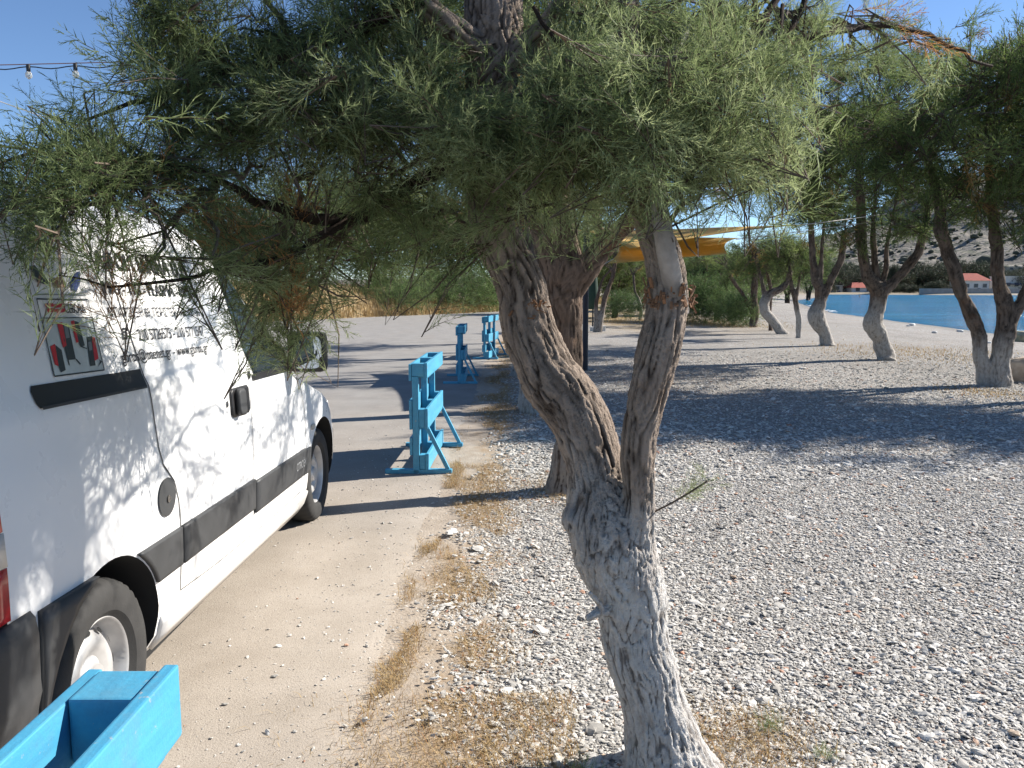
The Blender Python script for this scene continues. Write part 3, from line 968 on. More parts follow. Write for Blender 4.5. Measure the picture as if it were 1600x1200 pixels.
cl(520, 415, 2.75, 50, 30, 40, .5, .15); cl(390, 435, 2.35, 32, 30, 34, .5, .12); cl(455, 440, 2.5, 50, 40, 90, .5, .15); cl(330, 405, 2.05, 26, 18, 24, .42, .1); cl(400, 515, 2.6, 36, 24, 34, .55, .1); cl(470, 490, 2.7, 30, 28, 34, .5, .1); cl(700, 375, 2.5, 34, 50, 60, .5, .12)
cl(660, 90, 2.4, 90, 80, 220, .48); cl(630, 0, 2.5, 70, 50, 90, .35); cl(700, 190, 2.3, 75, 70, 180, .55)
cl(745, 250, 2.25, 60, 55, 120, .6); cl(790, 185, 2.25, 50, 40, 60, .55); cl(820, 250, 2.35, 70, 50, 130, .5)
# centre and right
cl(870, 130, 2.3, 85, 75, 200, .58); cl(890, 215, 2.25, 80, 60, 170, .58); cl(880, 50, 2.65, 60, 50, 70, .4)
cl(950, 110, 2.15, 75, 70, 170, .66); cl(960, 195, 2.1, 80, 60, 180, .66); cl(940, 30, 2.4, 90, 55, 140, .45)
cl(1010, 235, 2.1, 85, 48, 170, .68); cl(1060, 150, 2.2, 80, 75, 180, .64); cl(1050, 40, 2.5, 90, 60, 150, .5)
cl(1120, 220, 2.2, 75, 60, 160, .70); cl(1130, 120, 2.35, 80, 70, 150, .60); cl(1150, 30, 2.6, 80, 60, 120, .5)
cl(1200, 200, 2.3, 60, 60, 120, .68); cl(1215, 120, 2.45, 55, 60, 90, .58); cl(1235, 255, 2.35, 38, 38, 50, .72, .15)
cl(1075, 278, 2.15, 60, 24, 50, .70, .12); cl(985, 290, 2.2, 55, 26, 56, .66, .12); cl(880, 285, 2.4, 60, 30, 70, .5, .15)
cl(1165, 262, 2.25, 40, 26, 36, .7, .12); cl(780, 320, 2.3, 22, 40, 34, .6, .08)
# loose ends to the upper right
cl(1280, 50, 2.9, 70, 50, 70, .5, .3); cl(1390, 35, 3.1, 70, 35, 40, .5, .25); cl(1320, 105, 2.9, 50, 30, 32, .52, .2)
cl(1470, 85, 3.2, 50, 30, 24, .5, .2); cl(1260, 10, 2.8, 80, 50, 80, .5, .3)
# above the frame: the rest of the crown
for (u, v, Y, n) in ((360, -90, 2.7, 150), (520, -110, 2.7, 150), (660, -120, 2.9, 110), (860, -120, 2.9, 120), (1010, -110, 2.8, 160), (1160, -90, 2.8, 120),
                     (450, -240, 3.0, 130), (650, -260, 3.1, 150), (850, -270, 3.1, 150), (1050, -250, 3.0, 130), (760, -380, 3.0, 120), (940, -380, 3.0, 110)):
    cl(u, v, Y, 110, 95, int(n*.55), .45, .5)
for (x, y, z, n) in ((.3, 3.3, 2.15, 60), (.65, 3.5, 2.4, 60), (.15, 3.8, 2.6, 55), (.7, 3.95, 2.75, 55), (.4, 4.2, 2.45, 45), (0, 3.4, 2.9, 50), (.9, 3.1, 2.3, 60), (.5, 3.0, 2.75, 50), (-.2, 3.1, 2.3, 40), (.45, 3.7, 1.9, 28), (.75, 4.0, 2.05, 30), (.35, 4.25, 1.95, 28)):  # clumps added behind the crown to throw dapple on the van side
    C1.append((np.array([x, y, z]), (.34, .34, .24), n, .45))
att = np.concatenate([lA[0][12:], lB[0][7:], lC[0][1:], lD[0][1:],
      [P(640, 260, 2.5), P(560, 345, 2.6), P(460, 335, 2.5), P(330, 300, 2.2), P(200, 260, 2.05), P(300, 130, 2.3), P(450, 60, 2.45), P(1120, 120, 2.45), P(1190, 60, 2.7), P(1330, 42, 3.0)]])
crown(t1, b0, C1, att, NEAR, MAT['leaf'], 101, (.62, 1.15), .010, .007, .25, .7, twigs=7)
br = MB()
for q in ([(765, 200, 2.52, 16), (700, 250, 2.5, 13), (620, 300, 2.52, 11), (540, 348, 2.55, 10), (455, 335, 2.45, 8), (380, 300, 2.3, 6), (280, 262, 2.1, 5), (160, 285, 1.95, 4), (60, 250, 1.9, 2)],
          [(655, 0, 2.38, 11), (520, 60, 2.4, 8), (380, 110, 2.35, 6), (250, 150, 2.2, 4), (130, 190, 2.05, 2)],
          [(540, 348, 2.55, 7), (440, 400, 2.4, 5), (350, 422, 2.2, 4), (290, 440, 2.0, 3), (180, 445, 1.9, 2), (95, 430, 1.75, 1)],
          [(1000, 260, 2.35, 14), (1060, 190, 2.4, 10), (1120, 120, 2.5, 8), (1190, 40, 2.7, 6), (1240, -30, 2.8, 5)],
          [(1120, 120, 2.5, 7), (1190, 80, 2.65, 6), (1280, 58, 2.85, 5), (1380, 40, 3.0, 4), (1470, 62, 3.15, 3), (1545, 105, 3.3, 2)],
          [(1130, 140, 2.5, 7), (1200, 95, 2.65, 5), (1235, 40, 2.7, 5), (1265, -20, 2.75, 4)],
          [(1190, 95, 2.6, 4), (1240, 95, 2.6, 3), (1272, 108, 2.6, 3), (1262, 160, 2.55, 2), (1258, 200, 2.5, 1)],
          [(1050, 300, 2.3, 7), (1110, 240, 2.35, 5), (1170, 160, 2.45, 5), (1210, 90, 2.55, 4), (1225, 10, 2.6, 3)],
          [(985, 160, 2.38, 9), (930, 120, 2.3, 5), (870, 60, 2.3, 4), (830, 10, 2.3, 3)]):
    p_, r_p = resample(*limb(q), .06)
    p_ = p_+np.random.default_rng(3).normal(0, .006, p_.shape)
    br.tube(p_-b0, r_p, 7)
br.build('limb', MAT['bark_dark'], t1, smooth=True)['paint_height'] = -9.0
# small green shoot on the trunk
sh = limb([(1022, 800, 2.33, 2), (1060, 780, 2.25, 2), (1105, 752, 2.2, 1)])
r1 = np.random.default_rng(8)
pts, _ = resample(sh[0], sh[1], .02)
k = r1.integers(len(pts)//2, len(pts), 26)
ax = np.tile((sh[0][2]-sh[0][1])*6, (26, 1))+r1.normal(0, .35, (26, 3))
me = sprays_mesh('shoot', NEAR, pts[k]-b0, ax, r1.uniform(.18, .34, 26), r1.uniform(.6, .85, 26), MAT['leaf'], r1)
link(bpy.data.objects.new('shoot', me), t1)
MB().tube(pts-b0, .003, 5).build('shoot_stem', MAT['twig'], t1)

# ---- generic mid-distance crowns
MID = spray_set(2, 10, .42, 7, 5, .0095)
MID2 = spray_set(22, 10, .34, 8, 6, .0042)
FARV = spray_set(3, 8, .75, 6, 3, .022)

def blob_clumps(seed, c, rad, k, cnt, tone=.4, size=.42):
    r_ = np.random.default_rng(seed)
    out = []
    c = np.array(c); rad = np.array(rad)
    for i in range(k):
        d = r_.normal(0, 1, 3); d /= np.linalg.norm(d)
        d[2] = d[2]*.9+.05
        rr = r_.uniform(.35, .9)
        s = r_.uniform(.7, 1.25)*size
        out.append((c+d*rr*rad, rad*np.array([s, s, s*.75]), int(cnt*r_.uniform(.7, 1.3)), np.clip(tone+r_.normal(0, .13), .1, .75)))
    return out

def tree(limbs, voxel, amp, mat, paint, clumps, variants, leafm, label, group, seed, scale=(.8, 1.3), twig_r=.02, base_i=0, bark_f=34, twigs=4, dead=.01):
    b = limbs[0][0][0].copy()
    b[2] = ground_z(np.array([b[0]]), np.array([b[1]]))[0]
    t_ = empty('tamarisk_tree', tuple(b), label=label, cat='tree', group=group)
    bark_trunk('trunk', limbs, voxel, amp, mat, t_, b, paint, bark_f, seed)
    att_ = np.concatenate([l[0][len(l[0])//2:] for l in limbs])
    crown(t_, b, clumps, att_, variants, leafm, seed+50, scale, twig_r, dead, .2, .7, twigs=twigs, plume=.5)
    return t_

def extend(l, up, px=.6):
    """let a limb run on into the crown"""
    p, r_ = l
    d = (p[-1]-p[-2])/np.linalg.norm(p[-1]-p[-2])
    return np.concatenate([p, [p[-1]+d*up*.5+np.array([0, 0, up*.2]), p[-1]+d*up*.9+np.array([0, 0, up*.5])]]), np.concatenate([r_, [r_[-1]*.7, r_[-1]*.35]])

ROW = 'trees along the road'
# T2: second of the road row, just behind the big one
a = limb([(887, 788, 5.72, 40), (887, 758, 5.72, 29), (890, 690, 5.74, 24), (888, 600, 5.76, 23), (885, 520, 5.76, 23), (882, 460, 5.76, 28), (876, 405, 5.76, 28), (868, 330, 5.78, 25), (862, 250, 5.8, 22), (850, 150, 5.85, 18), (840, 40, 5.9, 13)])
b_ = limb([(893, 452, 5.74, 20), (925, 410, 5.7, 17), (958, 372, 5.65, 15), (990, 338, 5.6, 14), (1025, 285, 5.55, 12), (1050, 200, 5.5, 9)])
c_ = limb([(870, 450, 5.76, 15), (850, 395, 5.76, 12), (832, 330, 5.75, 11), (815, 270, 5.72, 10), (790, 190, 5.7, 8)])
d_ = limb([(945, 390, 5.7, 9), (935, 350, 5.72, 6), (928, 310, 5.75, 5)])
tree([a, b_, c_, d_], .013, .012, MAT['bark_dark'], .55,
     blob_clumps(11, (.15, 5.75, 3.35), (1.7, 1.6, 1.2), 28, 55, .45, .36) + [(P(960, 290, 5.4), (.5, .5, .25), 70, .5), (P(820, 300, 5.4), (.45, .5, .28), 60, .5), (P(1060, 220, 5.2), (.4, .4, .25), 50, .55)],
     MID2, MAT['leaf_mid'], 'brown thick trunked tamarisk standing directly behind the foreground tree', ROW, 12, (.8, 1.3), .018)
# T3
a = limb([(842, 655, 9.5, 34), (842, 640, 9.5, 28), (836, 590, 9.55, 20), (832, 520, 9.6, 18), (830, 450, 9.6, 16), (822, 380, 9.6, 14), (810, 300, 9.6, 12)])
b_ = limb([(832, 460, 9.6, 10), (850, 400, 9.6, 9), (862, 330, 9.5, 8)])
c_ = limb([(828, 470, 9.6, 9), (812, 410, 9.6, 8), (800, 350, 9.5, 7)])
tree([a, b_, c_], .02, .014, MAT['bark_white'], .5, blob_clumps(13, (.2, 9.6, 3.55), (1.8, 1.7, 1.35), 26, 46, .42, .38), MID, MAT['leaf_mid'],
     'dark tamarisk with pale foot half hidden behind the leaning limb', ROW, 14)
# T4..T6: further along the road row (shared crowns)
SH_TREES = []
for k, (Y, X, lean, lab) in enumerate(((13.4, .15, .1, 'tamarisk of the road row level with the second blue planter rack'), (17.2, .1, -.15, 'slim tamarisk of the road row level with the last blue planter rack'), (21.5, .3, .2, 'furthest tamarisk of the road row with several thin stems'))):
    base = np.array([X, Y, 0.0])
    pl = (np.array([base+(0, 0, -.1), base+(0, 0, .05), base+(lean*.4, 0, .7), base+(lean, .1, 1.4), base+(lean*1.2, .1, 2.3), base+(lean, 0, 3.2)]), np.array([.22, .16, .12, .12, .09, .05]))
    p2 = (np.array([base+(lean, .1, 1.3), base+(lean+.35, -.1, 1.9), base+(lean+.7, -.1, 2.7)]), np.array([.09, .07, .04]))
    p3 = (np.array([base+(lean, .1, 1.25), base+(lean-.4, .1, 1.9), base+(lean-.7, .2, 2.7)]), np.array([.08, .06, .035]))
    tree([pl, p2, p3], .03, .016, MAT['bark_white'], .6, blob_clumps(30+k, base+(lean, 0, 3.5), (1.9, 1.8, 1.35), 20, 44, .42, .4), MID, MAT['leaf_mid'], lab, ROW, 20+k)

# right-hand beach row
BR = 'whitewashed trees along the beach'
a = limb([(1541, 612, 12.25, 13), (1539, 597, 12.25, 10), (1532, 560, 12.25, 9), (1528, 520, 12.25, 10), (1508, 470, 12.25, 9), (1487, 410, 12.25, 9), (1472, 365, 12.25, 9), (1468, 320, 12.25, 7), (1450, 250, 12.2, 5)])
b_ = limb([(1562, 620, 12.2, 22), (1562, 600, 12.2, 16), (1562, 560, 12.2, 14), (1570, 515, 12.2, 13), (1571, 480, 12.2, 12), (1560, 440, 12.2, 9), (1556, 390, 12.2, 8), (1550, 330, 12.2, 7), (1545, 250, 12.2, 5)])
c_ = limb([(1572, 510, 12.2, 10), (1590, 480, 12.2, 8), (1612, 440, 12.2, 8), (1640, 380, 12.2, 7), (1670, 300, 12.2, 5)])
tree([a, b_, c_], .02, .014, MAT['bark_white'], .75,
     blob_clumps(41, (7.2, 11.8, 3.8), (2.7, 2.5, 1.4), 60, 75, .42, .34) + [(P(1440, 330, 12.0), (.9, .8, .35), 100, .42), (P(1545, 320, 11.8), (.9, .8, .35), 90, .45), (P(1400, 270, 12.0), (.7, .7, .4), 90, .4), (P(1590, 350, 11.8), (.5, .6, .3), 50, .6)],
     MID, MAT['leaf_mid'], 'double stemmed tamarisk nearest on the right beside the boulder', BR, 42)
base = np.array([9.4, 11.2, 0.0])
pl = (np.array([base+(0, 0, -.2), base+(0, 0, .05), base+(-.1, 0, .8), base+(-.25, 0, 1.5), base+(-.5, 0, 2.5), base+(-.8, 0, 3.4)]), np.array([.26, .19, .15, .14, .09, .05]))
p2 = (np.array([base+(-.2, 0, 1.4), base+(.3, -.1, 2.1), base+(.7, -.2, 3.1)]), np.array([.11, .08, .04]))
tree([pl, p2], .03, .014, MAT['bark_white'], .8, blob_clumps(40, base+(-.1, -.5, 3.7), (2.4, 2.5, 1.3), 48, 70, .42, .36), MID, MAT['leaf_mid'],
     'tamarisk standing past the right edge, only its foliage in view', BR, 39)
a = limb([(1388, 572, 16.4, 16), (1386, 562, 16.5, 13), (1376, 530, 16.5, 11), (1365, 505, 16.5, 13), (1371, 475, 16.5, 11), (1372, 455, 16.5, 12), (1352, 420, 16.5, 8), (1346, 370, 16.5, 7), (1344, 310, 16.5, 6), (1340, 230, 16.5, 4)])
b_ = limb([(1376, 460, 16.5, 9), (1400, 438, 16.5, 7), (1425, 408, 16.5, 7), (1438, 385, 16.5, 6), (1450, 330, 16.5, 5)])
c_ = limb([(1372, 455, 16.5, 6), (1368, 420, 16.5, 5), (1364, 370, 16.5, 4), (1366, 320, 16.4, 3), (1372, 260, 16.3, 2)])
d_ = limb([(1376, 450, 16.5, 4), (1384, 420, 16.5, 4), (1386, 385, 16.5, 3), (1394, 340, 16.4, 2), (1405, 290, 16.4, 2)])
tree([a, b_, c_, d_], .024, .016, MAT['bark_white'], 1.2,
     blob_clumps(43, (7.4, 16.3, 4.6), (2.8, 2.4, 2.0), 60, 65, .42, .34) + [(P(1300, 335, 16), (.8, .8, .5), 80, .4), (P(1400, 355, 16), (.9, .8, .35), 80, .45), (P(1340, 375, 16), (.5, .6, .25), 45, .45), (P(1440, 360, 15.5), (.6, .6, .3), 50, .4)],
     MID, MAT['leaf_mid'], 'whitewashed tamarisk dividing into four dark limbs above the water', BR, 44)
a = limb([(1298, 548, 20.5, 12), (1294, 540, 20.6, 10), (1288, 520, 20.6, 9), (1275, 495, 20.6, 12), (1282, 465, 20.6, 8), (1274, 435, 20.6, 6), (1270, 400, 20.6, 5), (1266, 340, 20.6, 4)])
b_ = limb([(1284, 465, 20.6, 7), (1300, 435, 20.6, 5), (1314, 405, 20.6, 5), (1320, 360, 20.6, 4)])
c_ = limb([(1282, 460, 20.6, 4), (1282, 430, 20.6, 4), (1284, 390, 20.6, 3), (1288, 340, 20.5, 2)])
tree([a, b_, c_], .03, .016, MAT['bark_white'], 1.15, blob_clumps(45, (7.8, 20.5, 4.2), (2.4, 2.2, 1.85), 46, 55, .44, .36), MID, MAT['leaf_mid'],
     'whitewashed tamarisk with bulging trunk, third from the right', BR, 46)
a = limb([(1249, 530, 24, 4), (1249, 528, 24, 3), (1249, 495, 24, 3), (1243, 470, 24, 4), (1236, 440, 24, 3), (1232, 400, 24, 2)])
b_ = limb([(1245, 530, 24, 4), (1245, 528, 24, 2), (1245, 495, 24, 2), (1243, 475, 24, 3), (1250, 430, 24, 2), (1254, 395, 24, 2)])
tree([a, b_], .03, .008, MAT['bark_white'], 1.0, blob_clumps(47, P(1245, 400, 24), (1.1, 1.1, .8), 16, 34, .45, .42), MID, MAT['leaf_mid'],
     'thin young tamarisk on two straight whitewashed stems', BR, 48)
a = limb([(1226, 526, 26, 8), (1222, 520, 26, 7), (1206, 500, 26, 7), (1196, 487, 26, 7), (1195, 472, 26, 7), (1205, 458, 26, 6), (1222, 450, 26, 5), (1232, 436, 26, 4), (1240, 400, 26, 3)])
b_ = limb([(1197, 470, 26, 4), (1190, 440, 26, 3), (1180, 400, 26, 3)])
tree([a, b_], .035, .012, MAT['bark_white'], 1.25, blob_clumps(49, P(1205, 400, 26.5), (1.7, 1.6, .9), 22, 40, .45, .4), MID, MAT['leaf_mid'],
     'small tamarisk with crooked white trunk leaning sharply left', BR, 50)
a = limb([(1204, 518, 28, 4), (1204, 512, 28, 3), (1203, 480, 28, 3), (1204, 450, 28, 3), (1190, 400, 28, 2)])
tree([a], .035, .006, MAT['bark_dark'], -1, blob_clumps(51, P(1195, 410, 28.5), (1.4, 1.4, .8), 14, 36, .42, .42), MID, MAT['leaf_mid'],
     'slender brown stemmed tamarisk behind the crooked white one', BR, 52)
a = limb([(1178, 512, 31, 7), (1177, 506, 31, 6), (1180, 485, 31, 6), (1178, 460, 31, 5), (1182, 420, 31, 4)])
b_ = limb([(1177, 490, 31, 4), (1162, 462, 31, 3), (1146, 440, 31, 3), (1135, 415, 31, 2)])
tree([a, b_], .04, .012, MAT['bark_dark'], .2, blob_clumps(53, P(1150, 418, 31.5), (2.0, 1.7, .9), 22, 40, .45, .42), MID, MAT['leaf_mid'],
     'dark stemmed tamarisk beside the bright green bush', BR, 54)

# far trees and bushes with shared crowns
def crown_variant(seed, rad, k, cnt, variants, mat, tone, size=.45):
    r_ = np.random.default_rng(seed)
    pos, axs, tin = [], [], []
    for (c, rd, n_, tn) in blob_clumps(seed, (0, 0, 0), rad, k, cnt, tone, size):
        d = r_.normal(0, 1, (n_, 3)); d /= np.linalg.norm(d, axis=1)[:, None]
        pos.append(c+d*(r_.uniform(0, 1, n_)**.45)[:, None]*rd)
        axs.append(d*.6+r_.normal(0, .5, (n_, 3))+np.array([0, 0, .3])); tin.append(np.clip(tn+r_.normal(0, .15, n_), 0, .84))
    pos = np.concatenate(pos)
    return sprays_mesh('far_crown', variants, pos, np.concatenate(axs), r_.uniform(.7, 1.2, len(pos)), np.concatenate(tin), mat, r_)
CV = [crown_variant(61, (2.6, 2.4, 2.0), 26, 60, FARV, MAT['leaf_mid'], .38), crown_variant(62, (2.6, 2.4, 1.7), 26, 60, FARV, MAT['leaf_mid'], .48), crown_variant(63, (2.2, 2.0, 2.3), 24, 60, FARV, MAT['leaf_bush'], .42)]
BV = [crown_variant(64, (1.5, 1.3, .9), 18, 60, MID, MAT['leaf_bush'], .55, .5), crown_variant(65, (1.5, 1.3, .9), 18, 60, MID, MAT['leaf_bush'], .40, .5)]
FV2 = spray_set(4, 6, 1.6, 5, 2, .09)
HV = [crown_variant(66, (3.2, 3.0, 2.6), 14, 45, FV2, MAT['leaf_hill'], .4, .5), crown_variant(67, (3.6, 3.2, 2.2), 14, 45, FV2, MAT['leaf_hill'], .55, .5)]
CYP = crown_variant(68, (1.0, 1.0, 4.2), 14, 50, FV2, MAT['leaf_hill'], .15, .5)

trunk_me = {}
def stem_mesh(kind, seed):
    r_ = np.random.default_rng(seed)
    mb = MB()
    for k in range(3):
        a = r_.uniform(0, 6.28); d = np.array([math.cos(a), math.sin(a), 0])
        p, rr = resample(np.array([(0, 0, -.15), d*.12+(0, 0, .7), d*.45+(0, 0, 1.6), d*1.0+(0, 0, 2.9)]), np.array([.17, .12, .09, .04]), .3)
        mb.tube(p+r_.normal(0, .02, p.shape), rr, 8)
    me_ = mb.build('stem', MAT['bark_dark'], smooth=True)
    d_ = me_.data
    bpy.data.objects.remove(me_)
    return d_
STEMS = [stem_mesh('a', s) for s in (1, 2, 3)]

def far_tree(name, x, y, size, cv, label, cat, group, sx=1.0, zc=None, rz=0.0, stem=True, z0=None):
    z = ground_z(np.array([float(x)]), np.array([float(y)]))[0] if z0 is None else z0
    t_ = empty(name, (x, y, z), label=label, cat=cat, group=group)
    c_ = link(bpy.data.objects.new('crown', cv), t_)
    c_['kind'] = 'stuff'
    c_.location = (0, 0, zc if zc is not None else 3.0*size)
    c_.scale = (size*sx, size*sx, size); c_.rotation_euler = (0, 0, rz)
    if stem:
        s_ = link(bpy.data.objects.new('trunk', STEMS[int(rz*7) % 3]), t_)
        s_.scale = (size, size, size*((c_.location[2]/3.0)/size if size else 1)); s_.rotation_euler = (0, 0, rz*1.7)
        s_['paint_height'] = 0.3
    return t_

BG = 'background trees on the left of the road'
for k, (x, y, s, cv, zc, lab) in enumerate((
    (-21, 33, 1.1, 0, 2.6, 'tall dark tree mass behind the van roof at far left'), (-16.5, 39, 1.15, 1, 2.7, 'broad green tree behind the dry bank near the van mirror'),
    (-12.5, 45, 1.7, 0, 4.2, 'dark leafy tree directly behind the golden grass bank'), (-8.2, 51, 1.9, 2, 4.6, 'tall dark evergreen behind the roadside bush'),
    (-4.4, 56, 1.7, 0, 4.4, 'dark dense tree right of the evergreen across the road'), (-1.2, 61, 1.8, 2, 4.4, 'green tree where the road bends out of sight'),
    (2.0, 66, 1.6, 1, 4.2, 'pale green tree glimpsed between the two near trunks'), (6.5, 72, 1.6, 0, 4.4, 'distant dark tree above the road bend'))):
    far_tree('background_tree', x, y, s, CV[cv], lab, 'tree', BG, 1.15, zc, k*.9)
for k, (x, y, s, bvi, lab) in enumerate(((-6.4, 44.3, 1.55, 0, 'bright green bush growing at the end of the golden bank'), (-4.2, 47.8, 1.5, 1, 'green bush at the road edge right of the bright one'),
    (-2.2, 50.6, 1.6, 0, 'feathery green bush close to the leaning trunk outline'), (-0.1, 54.2, 1.7, 1, 'last green bush along the road edge before the trunk'))):
    far_tree('roadside_bush', x, y, s, BV[bvi], lab, 'bush', 'bushes across the road', 1.0, s*.75, k*1.3, False, .1)

MG = 'trees in the middle distance beyond the gravel'
for k, (u, v, Y, s, cv, zc, lab) in enumerate((
    (960, 505, 40, .85, 1, 2.0, 'light green tree seen between second trunk and forked limb'), (1000, 500, 52, 1.0, 0, 2.3, 'dark green tree in the gap left of the knobby limb'),
    (1090, 500, 44, .78, 0, 1.8, 'dark green tree under the right end of the shade sail'), (1120, 500, 36, .72, 2, 1.6, 'dense tree right of the knobby limb below the sail'),
    (1150, 496, 60, .95, 1, 2.3, 'pale tree behind the bright green bush'), (1185, 490, 75, 1.15, 0, 2.8, 'distant dark tree near the curve of the shore'),
    (1230, 480, 95, 1.5, 1, 4.0, 'distant tree at the back of the beach'), (1262, 474, 125, 1.7, 0, 4.2, 'smallest distant tree at the head of the bay'),
    (905, 505, 46, 1.0, 1, 2.5, 'green tree peeping out behind the second trunk'), (1050, 498, 62, 1.1, 2, 2.6, 'tall green tree hidden behind the knobby limb'))):
    g = P(u, v, Y)
    far_tree('distant_tree', g[0], Y, s, CV[cv], lab, 'tree', MG, 1.0, zc, k*1.1+.4)
for k, (u, Y, s, bvi, lab) in enumerate(((1128, 33, 1.15, 0, 'bright yellow green bush beside the dark stemmed tamarisk'), (1100, 34, 1.0, 1, 'darker green bush left of the bright one'),
    (975, 36, .75, 1, 'small round dark green bush in the gap between trunks'), (1150, 31.5, .7, 0, 'low bush at the foot of the dark stemmed tamarisk'))):
    g = P(u, 500, Y)
    far_tree('beach_bush', g[0], Y, s, BV[bvi], lab, 'bush', 'bushes at the back of the gravel', 1.0, s*.85, k*.8, False)
# two thin bare-looking trees in the gap behind the pole
a = limb([(936, 522, 27, 5), (937, 515, 27, 4), (944, 470, 27, 4), (958, 430, 27, 3), (962, 400, 27, 3), (968, 370, 27, 2)])
b_ = limb([(930, 522, 27, 4), (930, 515, 27, 3), (932, 475, 27, 3), (940, 440, 27, 2), (955, 420, 27, 2)])
tree([a, b_], .03, .008, MAT['bark_dark'], .9, blob_clumps(71, P(965, 405, 27.5), (1.1, 1.1, .5), 14, 30, .5, .42), MID, MAT['leaf_mid'],
     'thin leaning tree behind the dark post', MG, 72)
a = limb([(1000, 500, 37, 3), (1002, 490, 37, 3), (998, 470, 37, 3), (992, 455, 37, 2), (990, 430, 37, 2)])
tree([a], .03, .004, MAT['bark_white'], 1.0, blob_clumps(73, P(992, 400, 37.5), (1.7, 1.6, 1.0), 12, 30, .5, .42), MID, MAT['leaf_mid'],
     'small tree with crooked pale stem in the gap between trunks', MG, 74)

# trees along the far shore and lower hillside, each its own
SHG = 'trees and bushes along the far shore'
k = 0
r2 = np.random.default_rng(88)
ORD = 'first second third fourth fifth sixth seventh eighth ninth tenth eleventh twelfth thirteenth fourteenth fifteenth sixteenth seventeenth eighteenth'.split()
for row, (ya, yb, n_) in enumerate(((232, 246, 18), (262, 285, 18), (300, 345, 18))):
    k = 0
    for i in range(n_):
        u = 1285+(1625-1285)*(i+r2.uniform(.1, .9))/n_
        Y = r2.uniform(ya, yb)
        if row == 0 and (1318 < u < 1368 or 1486 < u < 1552 or u > 1560 or 1296 < u < 1314): continue
        X = (u-800)*PX*Y
        if row == 0:
            Y = np.interp(X, FAR_X, FAR_Y) + r2.uniform(9, 20); X = (u-800)*PX*Y; s = r2.uniform(.45, .9)
        else: s = r2.uniform(1.0, 1.8)
        zz = max(ground_z(np.array([X]), np.array([Y]))[0], hill_height(np.array([X]), np.array([Y]))[0] if Y > 252 else -1)
        lab = ('low round bush' if s < .6 else 'rounded green tree')+(' close to the water on the far shore' if row == 0 else (' behind the far shore houses' if row == 1 else ' on the lower slope of the far hill'))+', '+ORD[k]+' from the left'
        far_tree('shore_tree', X, Y, s, HV[i % 2], lab, 'tree', SHG, r2.uniform(.9, 1.3), s*2.3, i*.7, False, zz-.1)
        k += 1
X = (1389-800)*PX*250
far_tree('cypress_tree', X, 250, .95, CYP, 'dark narrow cypress on the far shore between the tree limbs', 'tree', None, 1.0, 4.0, 0, False, .5)

# ------------------------------------------------------------------ the van
VX, VY, TILT = -2.06, 2.30, 0.028
WZ = np.array([.18, .25, .35, .5, .75, .95, 1.08, 1.13, 1.16, 1.25, 1.45, 1.60, 1.68, 1.74, 1.78, 1.80])
WW = np.array([.77, .82, .845, .857, .862, .860, .853, .848, .836, .815, .765, .728, .695, .625, .50, .30])
FZ = np.array([.18, .30, .45, .60, .72, .80, .86, .92, .98, 1.04, 1.09, 1.2, 1.4, 1.6, 1.68, 1.74, 1.78, 1.80])
FS = np.array([3.33, 3.44, 3.46, 3.43, 3.37, 3.28, 3.10, 2.82, 2.56, 2.38, 2.27, 2.10, 1.80, 1.50, 1.37, 1.22, 1.02, .80])
BZ = np.array([.18, .3, 1.0, 1.4, 1.7, 1.76, 1.8]); BS = np.array([-.62, -.66, -.66, -.635, -.575, -.54, -.40])

def half_ring(z, dense=1):
    w = np.interp(z, WZ, WW); sf = np.interp(z, FZ, FS); sr = np.interp(z, BZ, BS)
    rr = min(.10, w*.3)
    rf = np.interp(z, [.18, .8, 1.0, 1.1, 1.7, 1.8], [.52, .52, .38, .26, .22, .12]); rf = min(rf, w*.6)
    pts = []
    for t_ in np.linspace(0, 1, 6*dense, endpoint=False): pts.append((t_*(w-rr), sr))
    for a in np.linspace(0, math.pi/2, 8*dense, endpoint=False): pts.append((w-rr+rr*math.sin(a), sr+rr-rr*math.cos(a)))
    for t_ in np.linspace(0, 1, 44*dense, endpoint=False): pts.append((w, sr+rr+(sf-rf-sr-rr)*t_))
    bul = np.interp(z, [.2, .8, 1.0, 1.8], [.10, .10, .06, .05])
    for a in np.linspace(0, math.pi/2, 12*dense, endpoint=False): pts.append((w-rf+rf*math.cos(a), sf-rf+rf*math.sin(a)))
    for t_ in np.linspace(1, 0, 7*dense+1):
        x = t_*(w-rf); pts.append((x, sf+bul*(1-t_**2)))
    return np.array(pts)

_hr = {}
def vx(s, z):
    k = round(float(z), 4)
    if k not in _hr:
        h = half_ring(k, 3)[18:]
        o_ = np.argsort(h[:, 1], kind='stable')
        _hr[k] = h[o_]
    h = _hr[k]
    return float(np.interp(s, h[:, 1], h[:, 0]))

def tz(v):
    v = np.array(v, float)
    v[:, 2] += TILT*(1.0-v[:, 1])
    return v

van = empty('delivery_van', (VX, VY, 0), label='white delivery van with black Greek lettering parked on the road', cat='van')
glass = NT('dark_window_glass'); glass.base((.012, .016, .02)).rough(0.06); glass.b.inputs['Specular IOR Level'].default_value = .6
GLASS = glass.m
redlens = NT('red_lamp_lens'); redlens.base(redlens.ramp(redlens.noise(40, 2), [(.3, (.42, .012, .018)), (.7, (.55, .02, .025))])).rough(.12); RED = redlens.m
clearlens = NT('clear_lamp_lens'); clearlens.base((.62, .6, .57)).rough(.12); CLEAR = clearlens.m
mirror_m = NT('mirror_glass'); mirror_m.base((.22, .25, .30)).rough(.02); mirror_m.b.inputs['Metallic'].default_value = 1.0

